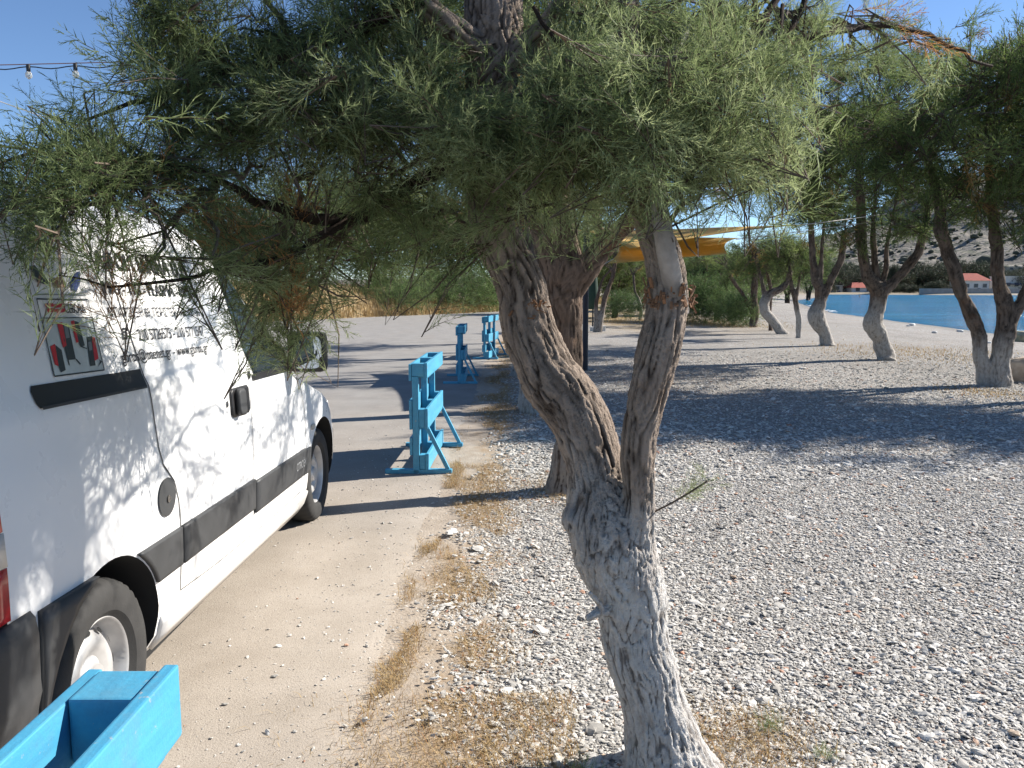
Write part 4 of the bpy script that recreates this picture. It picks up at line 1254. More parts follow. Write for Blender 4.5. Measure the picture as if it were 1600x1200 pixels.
zs = np.unique(np.concatenate([np.linspace(.18, 1.04, 24), np.linspace(1.06, 1.68, 20), [1.71, 1.74, 1.76, 1.78, 1.79, 1.80]]))
vs, fs = [], []
for z in zs:
    h = half_ring(z)
    loop = [(x, s, z) for x, s in h] + [(-x, s, z) for x, s in h[::-1][1:-1]]
    m = len(loop); vs += loop
for i in range(len(zs)-1):
    for k in range(m):
        k2 = (k+1) % m
        fs.append((i*m+k, i*m+k2, (i+1)*m+k2, (i+1)*m+k))
fs.append(tuple(range(m-1, -1, -1)))
hm = len(half_ring(1.8))
topi = (len(zs)-1)*m
for k in range(1, hm-1):   # cap strip by strip across the roof
    l0, l1 = topi+(m-k) % m, topi+(m-k-1) % m
    if k < hm-2: fs.append((topi+k, topi+k+1, l1, l0))
fs.append((topi, topi+1, topi+m-1)); fs.append((topi+hm-2, topi+hm-1, topi+hm))
body0 = mesh_obj('body', tz(vs), fs, [MAT['van'], MAT['wellblack']])
bm = bmesh.new(); bm.from_mesh(body0.data); bmesh.ops.recalc_face_normals(bm, faces=bm.faces); bm.to_mesh(body0.data); bm.free()
cutters = []
for sy in (0.0, 2.69):
    for sx in (-1, 1):
        mb = MB()
        mb.add(*tube_np(np.array([(sx*.58, sy, .315), (sx*.7, sy, .315), (sx*1.2, sy, .315)]), np.array([.345, .345, .35]), 56))
        mb.box((sx*.58 if sx > 0 else -1.2, sy-.33, -.2), (1.2 if sx > 0 else -.58, sy+.33, .30))
        for part in range(1):
            pass
        c_ = mesh_obj('cut', mb.v[:56*3], [f for f in mb.f if max(f) < 56*3], [MAT['van'], MAT['wellblack']])
        c_.data.polygons.foreach_set('material_index', [1]*len(c_.data.polygons))
        bm = bmesh.new(); bm.from_mesh(c_.data); bmesh.ops.recalc_face_normals(bm, faces=bm.faces); bm.to_mesh(c_.data); bm.free()
        cutters.append(c_)
        md = body0.modifiers.new('b', 'BOOLEAN'); md.operation = 'DIFFERENCE'; md.solver = 'EXACT'; md.object = c_
dg = bpy.context.evaluated_depsgraph_get()
me = bpy.data.meshes.new_from_object(body0.evaluated_get(dg))
me.polygons.foreach_set('use_smooth', [True]*len(me.polygons)); me.set_sharp_from_angle(angle=R(38))
me.name = 'body'
bpy.data.objects.remove(body0)
for c_ in cutters: bpy.data.objects.remove(c_)
link(bpy.data.objects.new('body', me), van)

def van_sz(u, v):
    d = ray(u, v); z = 1.2; s = 1.0
    for _ in range(25):
        X = VX+vx(s, z)
        t_ = X/d[0]
        s = d[1]*t_-VY
        z = .5*z+.5*(CAMH+d[2]*t_-TILT*(1-s))
    return s, z

def on_body(sz, off, side=1):
    s, z = sz
    return (side*(vx(s, z)+off), s, z)

def patch(name, rows, mat, off=.004, ns=14, parent=None, side=1, thick=0.0):
    """rows: (z, s0, s1) from bottom to top, following the body side"""
    vs, fs = [], []
    for (z, s0, s1) in rows:
        for s in np.linspace(s0, s1, ns): vs.append(on_body((s, z), off, side))
    for i in range(len(rows)-1):
        for k in range(ns-1):
            a = i*ns+k; q = (a, a+1, a+ns+1, a+ns)
            fs.append(q if side > 0 else q[::-1])
    o = mesh_obj(name, tz(vs), fs, mat, parent or van, smooth=True)
    if thick:
        md = o.modifiers.new('t', 'SOLIDIFY'); md.thickness = thick; md.offset = -1
    return o

def rounded_rows(z0, z1, s0, s1, r_, n=9, slant0=0.0, slant1=0.0):
    out = []
    for k in range(n):
        t_ = k/(n-1); z = z0+(z1-z0)*t_
        e = 0.0
        dz = min(z-z0, z1-z)
        if dz < r_: e = r_-math.sqrt(max(r_*r_-(r_-dz)**2, 0))
        out.append((z, s0+slant0*(z-z0)+e, s1+slant1*(z-z0)-e))
    return out

def line_strip(name, pts, width, mat, off=.0025, side=1, parent=None):
    pts = np.array(pts, float)
    t_ = np.linspace(0, 1, max(24, len(pts)*10))
    q = np.stack([np.interp(t_, np.linspace(0, 1, len(pts)), pts[:, k]) for k in (0, 1)], -1)
    d = np.gradient(q, axis=0); d /= np.linalg.norm(d, axis=1)[:, None]+1e-9
    nrm = np.stack([-d[:, 1], d[:, 0]], -1)*width/2
    vs = [on_body(p, off, side) for p in q-nrm]+[on_body(p, off, side) for p in q+nrm]
    n = len(q)
    return mesh_obj(name, tz(vs), [(k, k+1, n+k+1, n+k) for k in range(n-1)], mat, parent or van, smooth=True)

# panel gaps
for side in (1, -1):
    line_strip('panel_gap', [(.32, 1.62), (.325, 1.4), (.335, 1.2), (.345, 1.12), (.355, 1.0), (.365, .92), (.395, .85), (.47, .78), (.505, .70), (.515, .62), (.515, .36)], .006, MAT['seam'], side=side)
    line_strip('panel_gap', [(1.335, 1.07), (1.34, .8), (1.34, .62), (1.345, .34)], .004, MAT['seam'], side=side)
    line_strip('panel_gap', [(2.18, 1.0), (2.26, .8), (2.29, .6), (2.26, .34)], .005, MAT['seam'], side=side)
    line_strip('panel_gap', [(.515, .36), (.9, .34), (1.6, .33), (2.26, .34)], .004, MAT['seam'], side=side)
    line_strip('panel_gap', [(-.53, .99), (-.53, 1.3), (-.50, 1.66)], .005, MAT['seam'], side=side)
# sliding door track, handle, locks, fuel cap
o = patch('door_track', [(1.128, -.272, .332), (1.14, -.28, .332), (1.172, -.283, .328), (1.186, -.275, .328)], MAT['black'], .003)
patch('track_lip', [(1.124, -.27, .32), (1.132, -.27, .32)], MAT['plastic'], .009, parent=o)
h = patch('door_handle', rounded_rows(.92, 1.045, 1.075, 1.30, .02), MAT['black'], .010, thick=.01)
patch('handle_flap', rounded_rows(.925, 1.04, 1.11, 1.19, .02), MAT['plastic'], .034, parent=h, thick=.022)
def disc(name, s, z, r_, mat, off, n=28, parent=None, dome=0.0):
    vs = [on_body((s, z), off+dome)]+[on_body((s+r_*math.cos(a), z+r_*math.sin(a)), off) for a in np.linspace(0, 2*math.pi, n, endpoint=False)]
    return mesh_obj(name, tz(vs), [(0, 1+k, 1+(k+1) % n) for k in range(n)], mat, parent or van, smooth=True)
disc('lock', 1.035, .985, .014, MAT['chrome'], .004, dome=.003)
disc('lock', 1.345, 1.085, .019, MAT['black'], .004, dome=.004)
fc = disc('fuel_cap', .405, .735, .068, MAT['plastic'], .006, dome=.006)
disc('cap_lock', .40, .73, .013, MAT['chrome'], .014, parent=fc)
# rub strips with the maker's name, sill
for side in (1, -1):
    patch('rub_strip', [(z_, math.sqrt(max(.352**2-(z_+.02-.315)**2, 0)), .508) for z_ in (.46, .47, .50, .53, .56, .59, .60)], MAT['plastic'], .012, side=side, thick=.014)
    patch('rub_strip', [(.46, .522, 1.33), (.47, .522, 1.33), (.59, .522, 1.33), (.60, .522, 1.33)], MAT['plastic'], .014, side=side, thick=.016)
    patch('rub_strip', [(.435, 1.346, 2.245), (.445, 1.346, 2.245), (.575, 1.346, 2.255), (.585, 1.346, 2.255)], MAT['plastic'], .014, side=side, thick=.016)
    patch('rub_strip', [(.43, 2.262, 2.348), (.44, 2.262, 2.348), (.565, 2.27, 2.37), (.575, 2.27, 2.37)], MAT['plastic'], .012, side=side, thick=.014)
    patch('sill', [(.19, .38, 2.31), (.24, .37, 2.32), (.29, .365, 2.33), (.315, .365, 2.33)], MAT['van'], .016, side=side, thick=.018)
    patch('indicator_lens', rounded_rows(.668, .70, 2.40, 2.48, .014), MAT['orange_lens'], .008, side=side, thick=.008)
    # glass
    patch('door_window', [(1.085, 1.41, 2.08), (1.12, 1.385, 2.08), (1.2, 1.355, 2.0), (1.35, 1.325, 1.79), (1.5, 1.30, 1.57), (1.58, 1.29, 1.45), (1.60, 1.31, 1.43)], GLASS, .003, side=side)
    patch('window_trim', [(1.055, 1.39, 2.14), (1.085, 1.38, 2.14)], MAT['black'], .007, side=side)
    patch('window_trim', [(1.10, 1.94, 2.13), (1.2, 1.86, 1.99), (1.32, 1.74, 1.84)], MAT['black'], .006, side=side)

def band(name, zlist, keep, mat, off, thick, parent=None, offs=None):
    """a band wrapped round the body outline where keep(x, s) holds"""
    rows = []
    for i, z in enumerate(zlist):
        h = half_ring(z, 2)
        loop = np.array([(x, s) for x, s in h]+[(-x, s) for x, s in h[::-1][1:-1]])
        loop = np.roll(loop, len(loop)//2, axis=0)
        d = np.roll(loop, -1, 0)-np.roll(loop, 1, 0)
        nrm = np.stack([d[:, 1], -d[:, 0]], -1); nrm /= np.linalg.norm(nrm, axis=1)[:, None]+1e-9
        c_ = loop-np.array([0, 1.4]); nrm *= np.sign((nrm*c_).sum(1))[:, None]
        q = loop+nrm*(off if offs is None else offs[i])
        m_ = np.array([keep(x, s) for x, s in loop])
        rows.append((q, m_))
    msk = np.all([r_[1] for r_ in rows], axis=0)
    n = len(msk)
    vs = [(p[0], p[1], z) for z, (q, _) in zip(zlist, rows) for p in q]
    fs = []
    for i in range(len(zlist)-1):
        for k in range(n):
            k2 = (k+1) % n
            if msk[k] and msk[k2]: fs.append((i*n+k, i*n+k2, (i+1)*n+k2, (i+1)*n+k))
    used = sorted({i for f in fs for i in f}); mp = {a: b for b, a in enumerate(used)}
    o = mesh_obj(name, tz([vs[i] for i in used]), [tuple(mp[i] for i in f) for f in fs], mat, parent or van, smooth=True)
    if thick:
        md = o.modifiers.new('t', 'SOLIDIFY'); md.thickness = thick; md.offset = 0
    return o
band('rear_bumper', [.23, .28, .40, .43, .46, .58, .62, .635], lambda x, s: s < -.352, MAT['plastic'], .02, .012, offs=[.0, .012, .02, .026, .022, .022, .016, .004])
band('front_bumper', [.23, .28, .40, .56, .60], lambda x, s: s > 3.06, MAT['plastic'], .02, .012, offs=[.0, .004, .006, .006, .002])
for side in (1, -1):
    patch('bumper_end', [(z_, -.36, -math.sqrt(max(.352**2-(z_+.035-.315)**2, 0))) for z_ in (.24, .28, .34, .40, .46, .52, .58, .62)], MAT['plastic'], .021, 6, side=side, thick=.02)
for side, nm in ((1, 'tail_light'), (-1, 'tail_light')):
    tl = band(nm, [.645, .66, .74, .775], lambda x, s: x*side > .66 and s < -.462, RED, .006, .01)
    band('reversing_lens', [.778, .86], lambda x, s: x*side > .66 and s < -.474, CLEAR, .008, .01, parent=tl)
    band('upper_lens', [.863, .92, .935], lambda x, s: x*side > .66 and s < -.462, RED, .006, .01, parent=tl)
    band('lamp_gasket', [.633, .8, .947], lambda x, s: x*side > .645 and s < -.449, MAT['black'], .002, 0, parent=tl)
for side in (1, -1):
    band('headlight', [.66, .72, .78], lambda x, s: x*side > .40 and x*side < .82 and s > 3.0, CLEAR, .006, .01)
band('windscreen', [1.12, 1.25, 1.4, 1.55, 1.66], lambda x, s: abs(x) < .62 and s > 1.0, GLASS, .004, 0)
band('grille', [.62, .70, .74], lambda x, s: abs(x) < .36 and s > 3.0, MAT['black'], .006, .008)
band('rear_window', [1.16, 1.3, 1.5, 1.56], lambda x, s: abs(x) < .58 and s < -.4, GLASS, .004, 0)
# door mirrors
for side in (1, -1):
    mb = MB()
    mb.box((.845, 1.985, 1.045), (1.055, 2.085, 1.265), .035)
    mb.bar((.80, 2.04, 1.075), (.90, 2.03, 1.085), .07, .05)
    mv = np.array(mb.v); mv[:, 0] *= side
    mr = mesh_obj('door_mirror', tz(mv), mb.f, MAT['black'], van, smooth=True, sharp=40)
    gv = []
    cx_, cz_ = .952, 1.155
    for a in np.linspace(0, 2*math.pi, 32, endpoint=False):
        c_, s_ = math.cos(a), math.sin(a)
        gv.append((side*(cx_+.085*np.sign(c_)*abs(c_)**.45), 1.982-.018*c_*side*0, cz_+.088*np.sign(s_)*abs(s_)**.45))
    mesh_obj('mirror_glass', tz(gv), [tuple(range(32))], mirror_m.m, mr)
# underside: a dark box added to block light beneath the body
MB().box((-.74, -.5, .14), (.74, 3.2, .19)).build('underbody', MAT['wellblack'], van)

# wheels
def wheel(x, y, side):
    o = empty('wheel', (x, y, 0.296))
    o.parent = van
    mb = MB()
    nseg = 120
    prof = [(-.062, .180), (-.082, .200), (-.087, .235), (-.083, .268), (-.070, .288), (-.045, .297), (-.015, .2985), (.015, .2985), (.045, .297), (.070, .288), (.083, .268), (.087, .235), (.082, .200), (.062, .180)]
    m = len(prof)
    vs, fs = [], []
    for k in range(nseg):
        a = 2*math.pi*k/nseg
        g = (k % 3 == 0)
        for j, (ox, r_) in enumerate(prof):
            if g and j in (4, 5, 8, 9): r_ -= .007
            if j in (6, 7): r_ -= .0015*(k % 2)
            vs.append((ox, r_*math.cos(a), r_*math.sin(a)))
    for k in range(nseg):
        k2 = (k+1) % nseg
        for j in range(m-1): fs.append((k*m+j, k*m+j+1, k2*m+j+1, k2*m+j))
    mesh_obj('tyre', vs, fs, MAT['tyre'], o, smooth=True, sharp=35)
    s = side
    rim = MB().lathe([(s*.060, .186), (s*.066, .180), (s*.060, .172), (s*.030, .166), (s*.012, .158), (s*.010, .150), (s*.034, .128), (s*.048, .110), (s*.044, .085), (s*.030, .066), (s*.036, .050), (s*.056, .042), (s*.058, .0)], n=56)
    ro = rim.build('rim', MAT['rim'], o, smooth=True, sharp=50)
    for k in range(12):
        a = 2*math.pi*k/12
        hb = MB()
        c_ = np.array([s*.030, .139*math.cos(a), .139*math.sin(a)])
        t_ = np.array([0, -math.sin(a), math.cos(a)]); n_ = np.array([s*.8, .55*math.cos(a), .55*math.sin(a)])
        b_ = np.cross(n_, t_); b_ /= np.linalg.norm(b_)
        n1 = np.cross(t_, b_)*(1 if s*np.cross(t_, b_)[0] > 0 else -1)
        vs = [c_+n1*.004+t_*.016*math.cos(q)+b_*.010*math.sin(q) for q in np.linspace(0, 6.283, 14, endpoint=False)]
        hb.add(vs, [tuple(range(14))])
        hb.build('rim_hole_disc', MAT['hole'], ro)  # flat dark disc, its colour stands for the shade inside a hole
    return o
for (y, sd) in ((0.0, 1), (2.69, 1), (0.0, -1), (2.69, -1)):
    wheel(sd*.748, y, sd)

# lettering and stickers on the side
def text_mesh(txt):
    cu = bpy.data.curves.new('t', 'FONT'); cu.body = txt; cu.resolution_u = 3
    ob = bpy.data.objects.new('t', cu); col.objects.link(ob)
    dg_ = bpy.context.evaluated_depsgraph_get()
    me_ = bpy.data.meshes.new_from_object(ob.evaluated_get(dg_))
    v = np.array([p.co[:] for p in me_.vertices]); f = [tuple(p.vertices) for p in me_.polygons]
    bpy.data.objects.remove(ob); bpy.data.curves.remove(cu); bpy.data.meshes.remove(me_)
    return v, f

def body_text(txt, s0, s1, z0, cap, mat, off=.0035, bold=.0, parent=None, fit=True, name='lettering'):
    v, f = text_mesh(txt)
    if not len(v): return None
    x0, x1 = v[:, 0].min(), v[:, 0].max()
    vs = []
    for p in v:
        s = s0+(p[0]-x0)/(x1-x0)*(s1-s0)
        vs.append(on_body((s, z0+p[1]/.70*cap), off))
    o = mesh_obj(name, tz(vs), f, mat, parent or van)
    o['kind'] = 'stuff'
    if bold:
        vs2 = np.array(tz(vs)); vs3 = vs2.copy(); vs3[:, 1] += bold; vs3[:, 0] += .0004
        n = len(vs2)
        me_ = bpy.data.meshes.new(name); me_.from_pydata([tuple(q) for q in np.concatenate([vs2, vs3])], [], f+[tuple(i+n for i in g) for g in f])
        me_.materials.append(mat); o.data = me_
    return o

def tline(txt, pl, pr, ptop, bold=.004):
    s0, z0 = van_sz(*pl); s1, z1 = van_sz(*pr); _, zt = van_sz(*ptop)
    print('TEXT', txt, round(s0, 3), round(s1, 3), round(z0, 3), round(z1, 3), round(zt, 3))
    zb = .5*(z0+z1)
    return body_text(txt, s0, s1, z0, zt-z0, MAT['ink'], bold=bold)
tline('ΑΦΟΙ ΓΙΑΝΝΑ Ο.Ε.', (150, 419), (294, 438), (145, 391), .006)
tline('MIG - TIG - PLASMA - MMA', (163, 459), (304, 470), (157, 438), .0035)
tline('ΜΠΑΡΟΥΞΗ 69, ΠΕΡΙΣΤΕΡΙ Τ.Κ. 121-36', (171, 496), (313, 498), (168, 480), .001)
tline('210 5726575 - 210 5771547', (217, 532), (320, 529), (213, 514), .001)
tline('gbros@otenet.gr - www.gbros.gr', (190, 567), (327, 557), (186, 549), .001)

def px_poly(name, pts, mat, off=.003, parent=None):
    q = [van_sz(*p) for p in pts]
    return mesh_obj(name, tz([on_body(p, off) for p in q]), [tuple(range(len(q)))], mat, parent or van)
def px_line(name, pts, width, mat, off=.004, parent=None):
    return line_strip(name, [van_sz(*p) for p in pts], width, mat, off, 1, parent)
def CR(x, y): return (20+x/4.139, 310+y/4.138)      # sticker close-up to photo pixels
flat = lambda nm, c: simple(nm, c, .45, .06, 30)
INKG = flat('grey_print', (.18, .2, .21)); REDP = flat('red_print', (.50, .02, .03)); DKP = flat('charcoal_print', (.03, .04, .042)); PALE = flat('pale_print', (.50, .55, .54))
st = px_poly('sticker', [CR(*p) for p in ((185, 775), (512, 770), (585, 1108), (262, 1150))], PALE)
px_line('sticker_border', [(55, 467), (83, 588)], .004, DKP, parent=st); px_line('sticker_border', [(135, 468), (161, 578)], .004, DKP, parent=st)
px_line('sticker_border', [(55, 467), (95, 468), (135, 468)], .004, DKP, parent=st); px_line('sticker_border', [(83, 588), (122, 583), (161, 578)], .004, DKP, parent=st)
px_line('sticker_border', [(64, 497), (143, 496)], .003, DKP, parent=st)
for nm, m_, pts in (
    ('machine_print', REDP, ((275, 805), (310, 800), (338, 950), (315, 965))), ('machine_print', DKP, ((310, 812), (350, 815), (398, 1040), (345, 1046), (322, 960))),
    ('machine_print', REDP, ((365, 795), (386, 788), (417, 930), (400, 932))), ('machine_print', DKP, ((386, 790), (415, 800), (456, 950), (430, 962), (416, 930))),
    ('machine_print', REDP, ((500, 893), (521, 900), (546, 1035), (520, 1050))), ('machine_print', DKP, ((468, 897), (500, 890), (526, 1080), (490, 1084))),
    ('machine_print', REDP, ((232, 958), (262, 940), (286, 1085), (262, 1075))), ('machine_print', DKP, ((265, 947), (305, 980), (332, 1110), (300, 1126), (286, 1085))),
    ('machine_print', INKG, ((322, 820), (345, 822), (358, 900), (335, 905))), ('machine_print', INKG, ((476, 930), (498, 925), (505, 980), (484, 985))),
    ('machine_print', DKP, ((345, 1046), (352, 1080), (358, 1078), (352, 1044))), ('machine_print', DKP, ((395, 1040), (425, 1075), (430, 1068), (402, 1036))),
    ('machine_print', DKP, ((540, 1035), (568, 1055), (540, 1090), (556, 1052))), ('machine_print', DKP, ((430, 960), (470, 975), (470, 968), (436, 954))),
    ('logo_print', REDP, ((195, 680), (250, 676), (252, 684), (322, 678), (326, 702), (262, 708), (258, 698), (203, 704))), ('logo_print', REDP, ((208, 712), (262, 708), (264, 716), (326, 710), (330, 734), (276, 742), (272, 732), (216, 738))),
    ('tool_print', DKP, ((95, 440), (130, 430), (225, 540), (210, 560), (150, 540))), ('tool_print', flat('brown_print', (.25, .13, .06)), ((240, 520), (305, 500), (340, 575), (268, 578))),
    ('tool_print', flat('blue_print', (.03, .05, .15)), ((400, 478), (425, 470), (428, 540), (402, 606), (372, 590), (362, 545)))):
    px_poly(nm, [CR(*p) for p in pts], m_, .0045, st)
px_line('tool_print', [CR(55, 270), CR(95, 190)], .02, INKG, .0045, st); px_line('tool_print', [CR(95, 190), CR(135, 168), CR(185, 195)], .012, INKG, .0045, st)
for a_, b_ in (((9, 325), (36, 405)), ((9, 325), (94, 341)), ((36, 406), (76, 404)), ((36, 406), (54, 460)), ((54, 460), (133, 461)), ((96, 413), (120, 412)), ((119, 412), (133, 461))):
    px_line('sticker_border', [a_, b_], .003, INKG, parent=st)
s0, z0 = van_sz(*CR(332, 741)); s1, _ = van_sz(*CR(465, 738)); _, zt = van_sz(*CR(326, 682))
body_text('CEBORA', s0, s1, z0, zt-z0, MAT['ink'], .0045, .0015, st)
s0, z0 = van_sz(*CR(160, 345)); s1, _ = van_sz(*CR(235, 350)); _, zt = van_sz(*CR(140, 258))
body_text('TB', s0, s1, z0, zt-z0, DKP, .0045, .003, st)
# small telephone symbol
ph = px_poly('telephone_symbol', [(188, 517), (190, 512), (196, 512), (199, 516), (197, 518), (195, 515), (191, 515), (190, 518)], MAT['ink'])
px_line('telephone_symbol', [(190, 519), (192, 529)], .008, MAT['ink'], parent=ph); px_line('telephone_symbol', [(196, 518), (197, 528)], .008, MAT['ink'], parent=ph)
px_line('telephone_symbol', [(191, 529), (198, 528)], .006, MAT['ink'], parent=ph); px_line('telephone_symbol', [(190, 519), (196, 518)], .006, MAT['ink'], parent=ph)
GREYL = flat('embossed_grey_lettering', (.28, .29, .30))
body_text('CITROËN', 2.03, 2.23, .49, .045, GREYL, .0155, 0.0)

# ------------------------------------------------------------------ blue pallet planter racks
def make_rack(label, loc, rz, group, L=1.15, seed=1):
    r_ = random.Random(seed)
    root = empty('planter_rack', loc, rz, label, 'planter', group)
    b = MAT['blue']
    for y in (0.0, L/2-.03, L-.05):
        MB().box((.024, y, .0), (.074, y+.05, .772), .004).build('post', b, root)
    for z, hgt in ((.74, .13), (.49, .10), (.355, .14), (.15, .14)):
        MB().box((.0, -.008+r_.uniform(-.006, .006), z), (.022, L+.008+r_.uniform(-.006, .006), z+hgt), .003).build('back_slat', b, root)
    for (z0, z1, bot) in ((.775, .875, 1), (.37, .515, 1), (.035, .15, 1)):
        bx_ = MB().box((.0745, .052, z0-.016), (.1445, L-.052, z0-.002), .003).build('tier_floor', b, root)
        for y in (.0, L/2-.045, L-.095):
            MB().box((.024 if z0 > .7 else .0755, y+.0025, z0), (.122, y+.0925, z1), .005).build('tier_block', b, root)
        MB().box((.1235, -.006, z0-.012), (.1465, L+.006, z1+.006), .004).build('front_plank', b, root)
    for y in (.0, L-.06):
        MB().box((-.20, y, .0), (.33, y+.06, .034), .005).build('foot', b, root)
        MB().bar((.30, y+.03, .03), (.135, y+.03, .37), .03, .035, (0, 1, 0)).build('brace', b, root)
    return root
RG = 'light blue pallet planter racks along the road edge'
make_rack('light blue planter rack in the very foreground beside the rear wheel', (-.672, .045, 0), 0.0, RG, 1.15, 1)
make_rack('nearest full blue planter rack standing ahead of the van', (-.806, 6.2, .010), R(-1.0), RG, 1.15, 2)
make_rack('second blue planter rack, between two tree shadows', (-.86, 12.2, .010), R(1.5), RG, 1.15, 3)
make_rack('furthest blue planter rack, partly behind the leaning limb', (-.62, 16.5, .010), R(-9), RG, 1.15, 4)

# ------------------------------------------------------------------ shade sail, posts, lights, fence
sail_m = NT('orange_sail_cloth')
c_ = sail_m.ramp(sail_m.noise(3, 4), [(.3, (.78, .54, .17)), (.7, (.86, .66, .28))])
sail_m.base(c_).rough(.8)
tr = sail_m.n('ShaderNodeBsdfTranslucent'); sail_m.l(c_, tr.inputs['Color'])
mx = sail_m.n('ShaderNodeMixShader'); mx.inputs[0].default_value = .55
sail_m.l(sail_m.b.outputs[0], mx.inputs[1]); sail_m.l(tr.outputs[0], mx.inputs[2]); sail_m.l(mx.outputs[0], sail_m.out.inputs['Surface'])
def sail(label, corners, sag, seed):
    A, B, C_, D = [np.array(c) for c in corners]
    n = 16; vs, fs = [], []
    for i in range(n+1):
        for k in range(n+1):
            a, b = i/n, k/n
            ea = a-.10*math.sin(math.pi*a)*0
            p = (A*(1-a)+B*a)*(1-b)+(D*(1-a)+C_*a)*b
            cen = (A+B+C_+D)/4
            pull = .13*(math.sin(math.pi*a)*(abs(2*b-1)**3)+math.sin(math.pi*b)*(abs(2*a-1)**3))
            p = p+(cen-p)*pull*np.array([1, 1, .3])
            p[2] -= sag*math.sin(math.pi*a)*math.sin(math.pi*b)-.03*math.sin(9*a+seed)*math.sin(math.pi*b)
            vs.append(p)
    for i in range(n):
        for k in range(n): fs.append((i*(n+1)+k, i*(n+1)+k+1, (i+1)*(n+1)+k+1, (i+1)*(n+1)+k))
    root = empty('shade_sail', tuple(A), label=label, cat='shade sail', group='orange shade sails')
    o = mesh_obj('cloth', np.array(vs)-A, fs, sail_m.m, root, smooth=True)
    md = o.modifiers.new('t', 'SOLIDIFY'); md.thickness = .004
    return root, A
ROPE = simple('pale_rope', (.45, .43, .40), .9)
s1_, A1 = sail('upper orange shade sail with pointed end stretched to the beach tree', (P(1256, 351, 11.5), P(1075, 358, 15.5), P(900, 360, 15), P(985, 388, 10.5)), .06, 1)
MB().tube(np.array([P(1256, 351, 11.5), P(1320, 343, 13.5), P(1385, 334, 16.2)])-A1, .007, 5).build('rope', ROPE, s1_)
MB().tube(np.array([P(905, 361, 15), P(880, 358, 14.5), P(850, 350, 13.4)])-A1, .007, 5).build('rope', ROPE, s1_)
s2_, A2 = sail('lower orange shade sail hanging beneath the pointed one', (P(1155, 372, 14), P(960, 370, 15.5), P(950, 412, 10.6), P(1136, 397, 11.2)), .05, 2)
MB().tube(np.array([P(1150, 374, 14), P(1250, 362, 15), P(1370, 346, 16.3)])-A2, .007, 5).build('rope', ROPE, s2_)
MB().tube(np.array([P(958, 405, 10.8), P(930, 420, 12), P(914, 432, 14.4)])-A2, .007, 5).build('rope', ROPE, s2_)
g = G(914, 578)
post = empty('sail_post', (g[0], g[1], 0), label='dark blue metal post carrying the shade sail behind the second trunk', cat='post')
MB().tube([(0, 0, -.2), (0, 0, 2.75)], .052, 16).build('pole', simple('dark_navy_paint', (.012, .013, .03), .5), post, smooth=True, sharp=40)
MB().tube([(0, 0, 2.74), (0, 0, 2.79)], .075, 16).build('cap', MAT['black'], post)
MB().box((-.16, -.16, -.02), (.16, .16, .012), .004).build('base_plate', MAT['black'], post)

g = G(926, 513)
par = empty('closed_parasol', (g[0], g[1], 0), label='closed dark green parasol behind the dark post', cat='parasol')
gm = simple('dark_green_canvas', (.015, .045, .03), .85)
MB().tube([(0, 0, 0), (0, 0, 2.4)], .03, 8).build('pole', MAT['black'], par)
MB().tube([(0, 0, .7), (0, 0, 1.2), (0, 0, 2.0), (0, 0, 2.45)], [.16, .20, .14, .02], 12).build('canopy', gm, par, smooth=True)
fe = empty('slat_fence', (g[0]-.9, g[1]+1.2, 0), label='weathered grey slat fence behind the second trunk', cat='fence')
gw = simple('weathered_grey_board', (.30, .28, .25), .9, .2, 8, .4, 40)
for k in range(7):
    MB().box((-.7, 0, .10+k*.16), (.85, .02, .20+k*.16), .003).build('slat', gw, fe)
for x in (-.6, .75): MB().box((x, .022, 0), (x+.06, .07, 1.25), .003).build('post', gw, fe)
g = G(934, 517)
kb = empty('kerb_block', (g[0], g[1], 0), label='white painted concrete block on the gravel near the dark post', cat='block')
wp = simple('white_painted_concrete', (.62, .61, .58), .85, .15, 9, .3, 50)
MB().box((-.26, -.1, -.03), (.26, .1, .14), .012).build('block', wp, kb); MB().box((.14, -.12, .142), (.27, .11, .17), .006).build('top_stone', wp, kb)

# string of festoon bulbs at upper left
sl = empty('string_lights', tuple(P(-60, 108, 5.0)), label='string of clear bulbs hanging in the sky above the van', cat='string lights')
S0 = P(-60, 108, 5.0)
ca = [P(u, 108-(u+60)*.018+3.2*math.cos((u-44)/73.0*2*math.pi)*-.6, 5.0+(u+60)*.0006) for u in range(-760, 420, 12)]
MB().tube(np.array(ca)-S0, .0035, 5).build('cable', MAT['black'], sl)
MB().tube(np.array([P(u, 103-(u+60)*.024, 5.02+(u+60)*.0006) for u in range(-760, 420, 60)])-S0, .003, 5).build('support_wire', simple('rusty_wire', (.22, .11, .08), .7), sl)
bulb_m = NT('clear_bulb_glass'); bulb_m.base((.85, .85, .8)).rough(.08); bulb_m.b.inputs['Transmission Weight'].default_value = .5
for k in range(-9, 6):
    u = 44+73.5*k
    p = P(u, 106-(u+60)*.018, 5.0+(u+60)*.0006)-S0
    so = MB().tube([p+(0, 0, .012), p+(0, 0, -.028)], .012, 10).build('socket', MAT['black'], sl, smooth=True, sharp=40)
    MB().tube([p+(0, 0, -.028), p+(0, 0, -.040), p+(0, 0, -.060), p+(0, 0, -.074)], [.009, .019, .019, .004], 12).build('bulb', bulb_m.m, so, smooth=True)
wv = empty('overhead_wire', tuple(P(-80, 130, 5.5)), label='thin white wire crossing the sky at the left edge', cat='wire')
MB().tube(np.array([P(-500, 10, 5.5), P(-80, 130, 5.5), P(60, 180, 5.5), P(250, 240, 5.6)])-P(-80, 130, 5.5), .004, 5).build('wire', simple('white_wire', (.7, .7, .7), .6), wv)

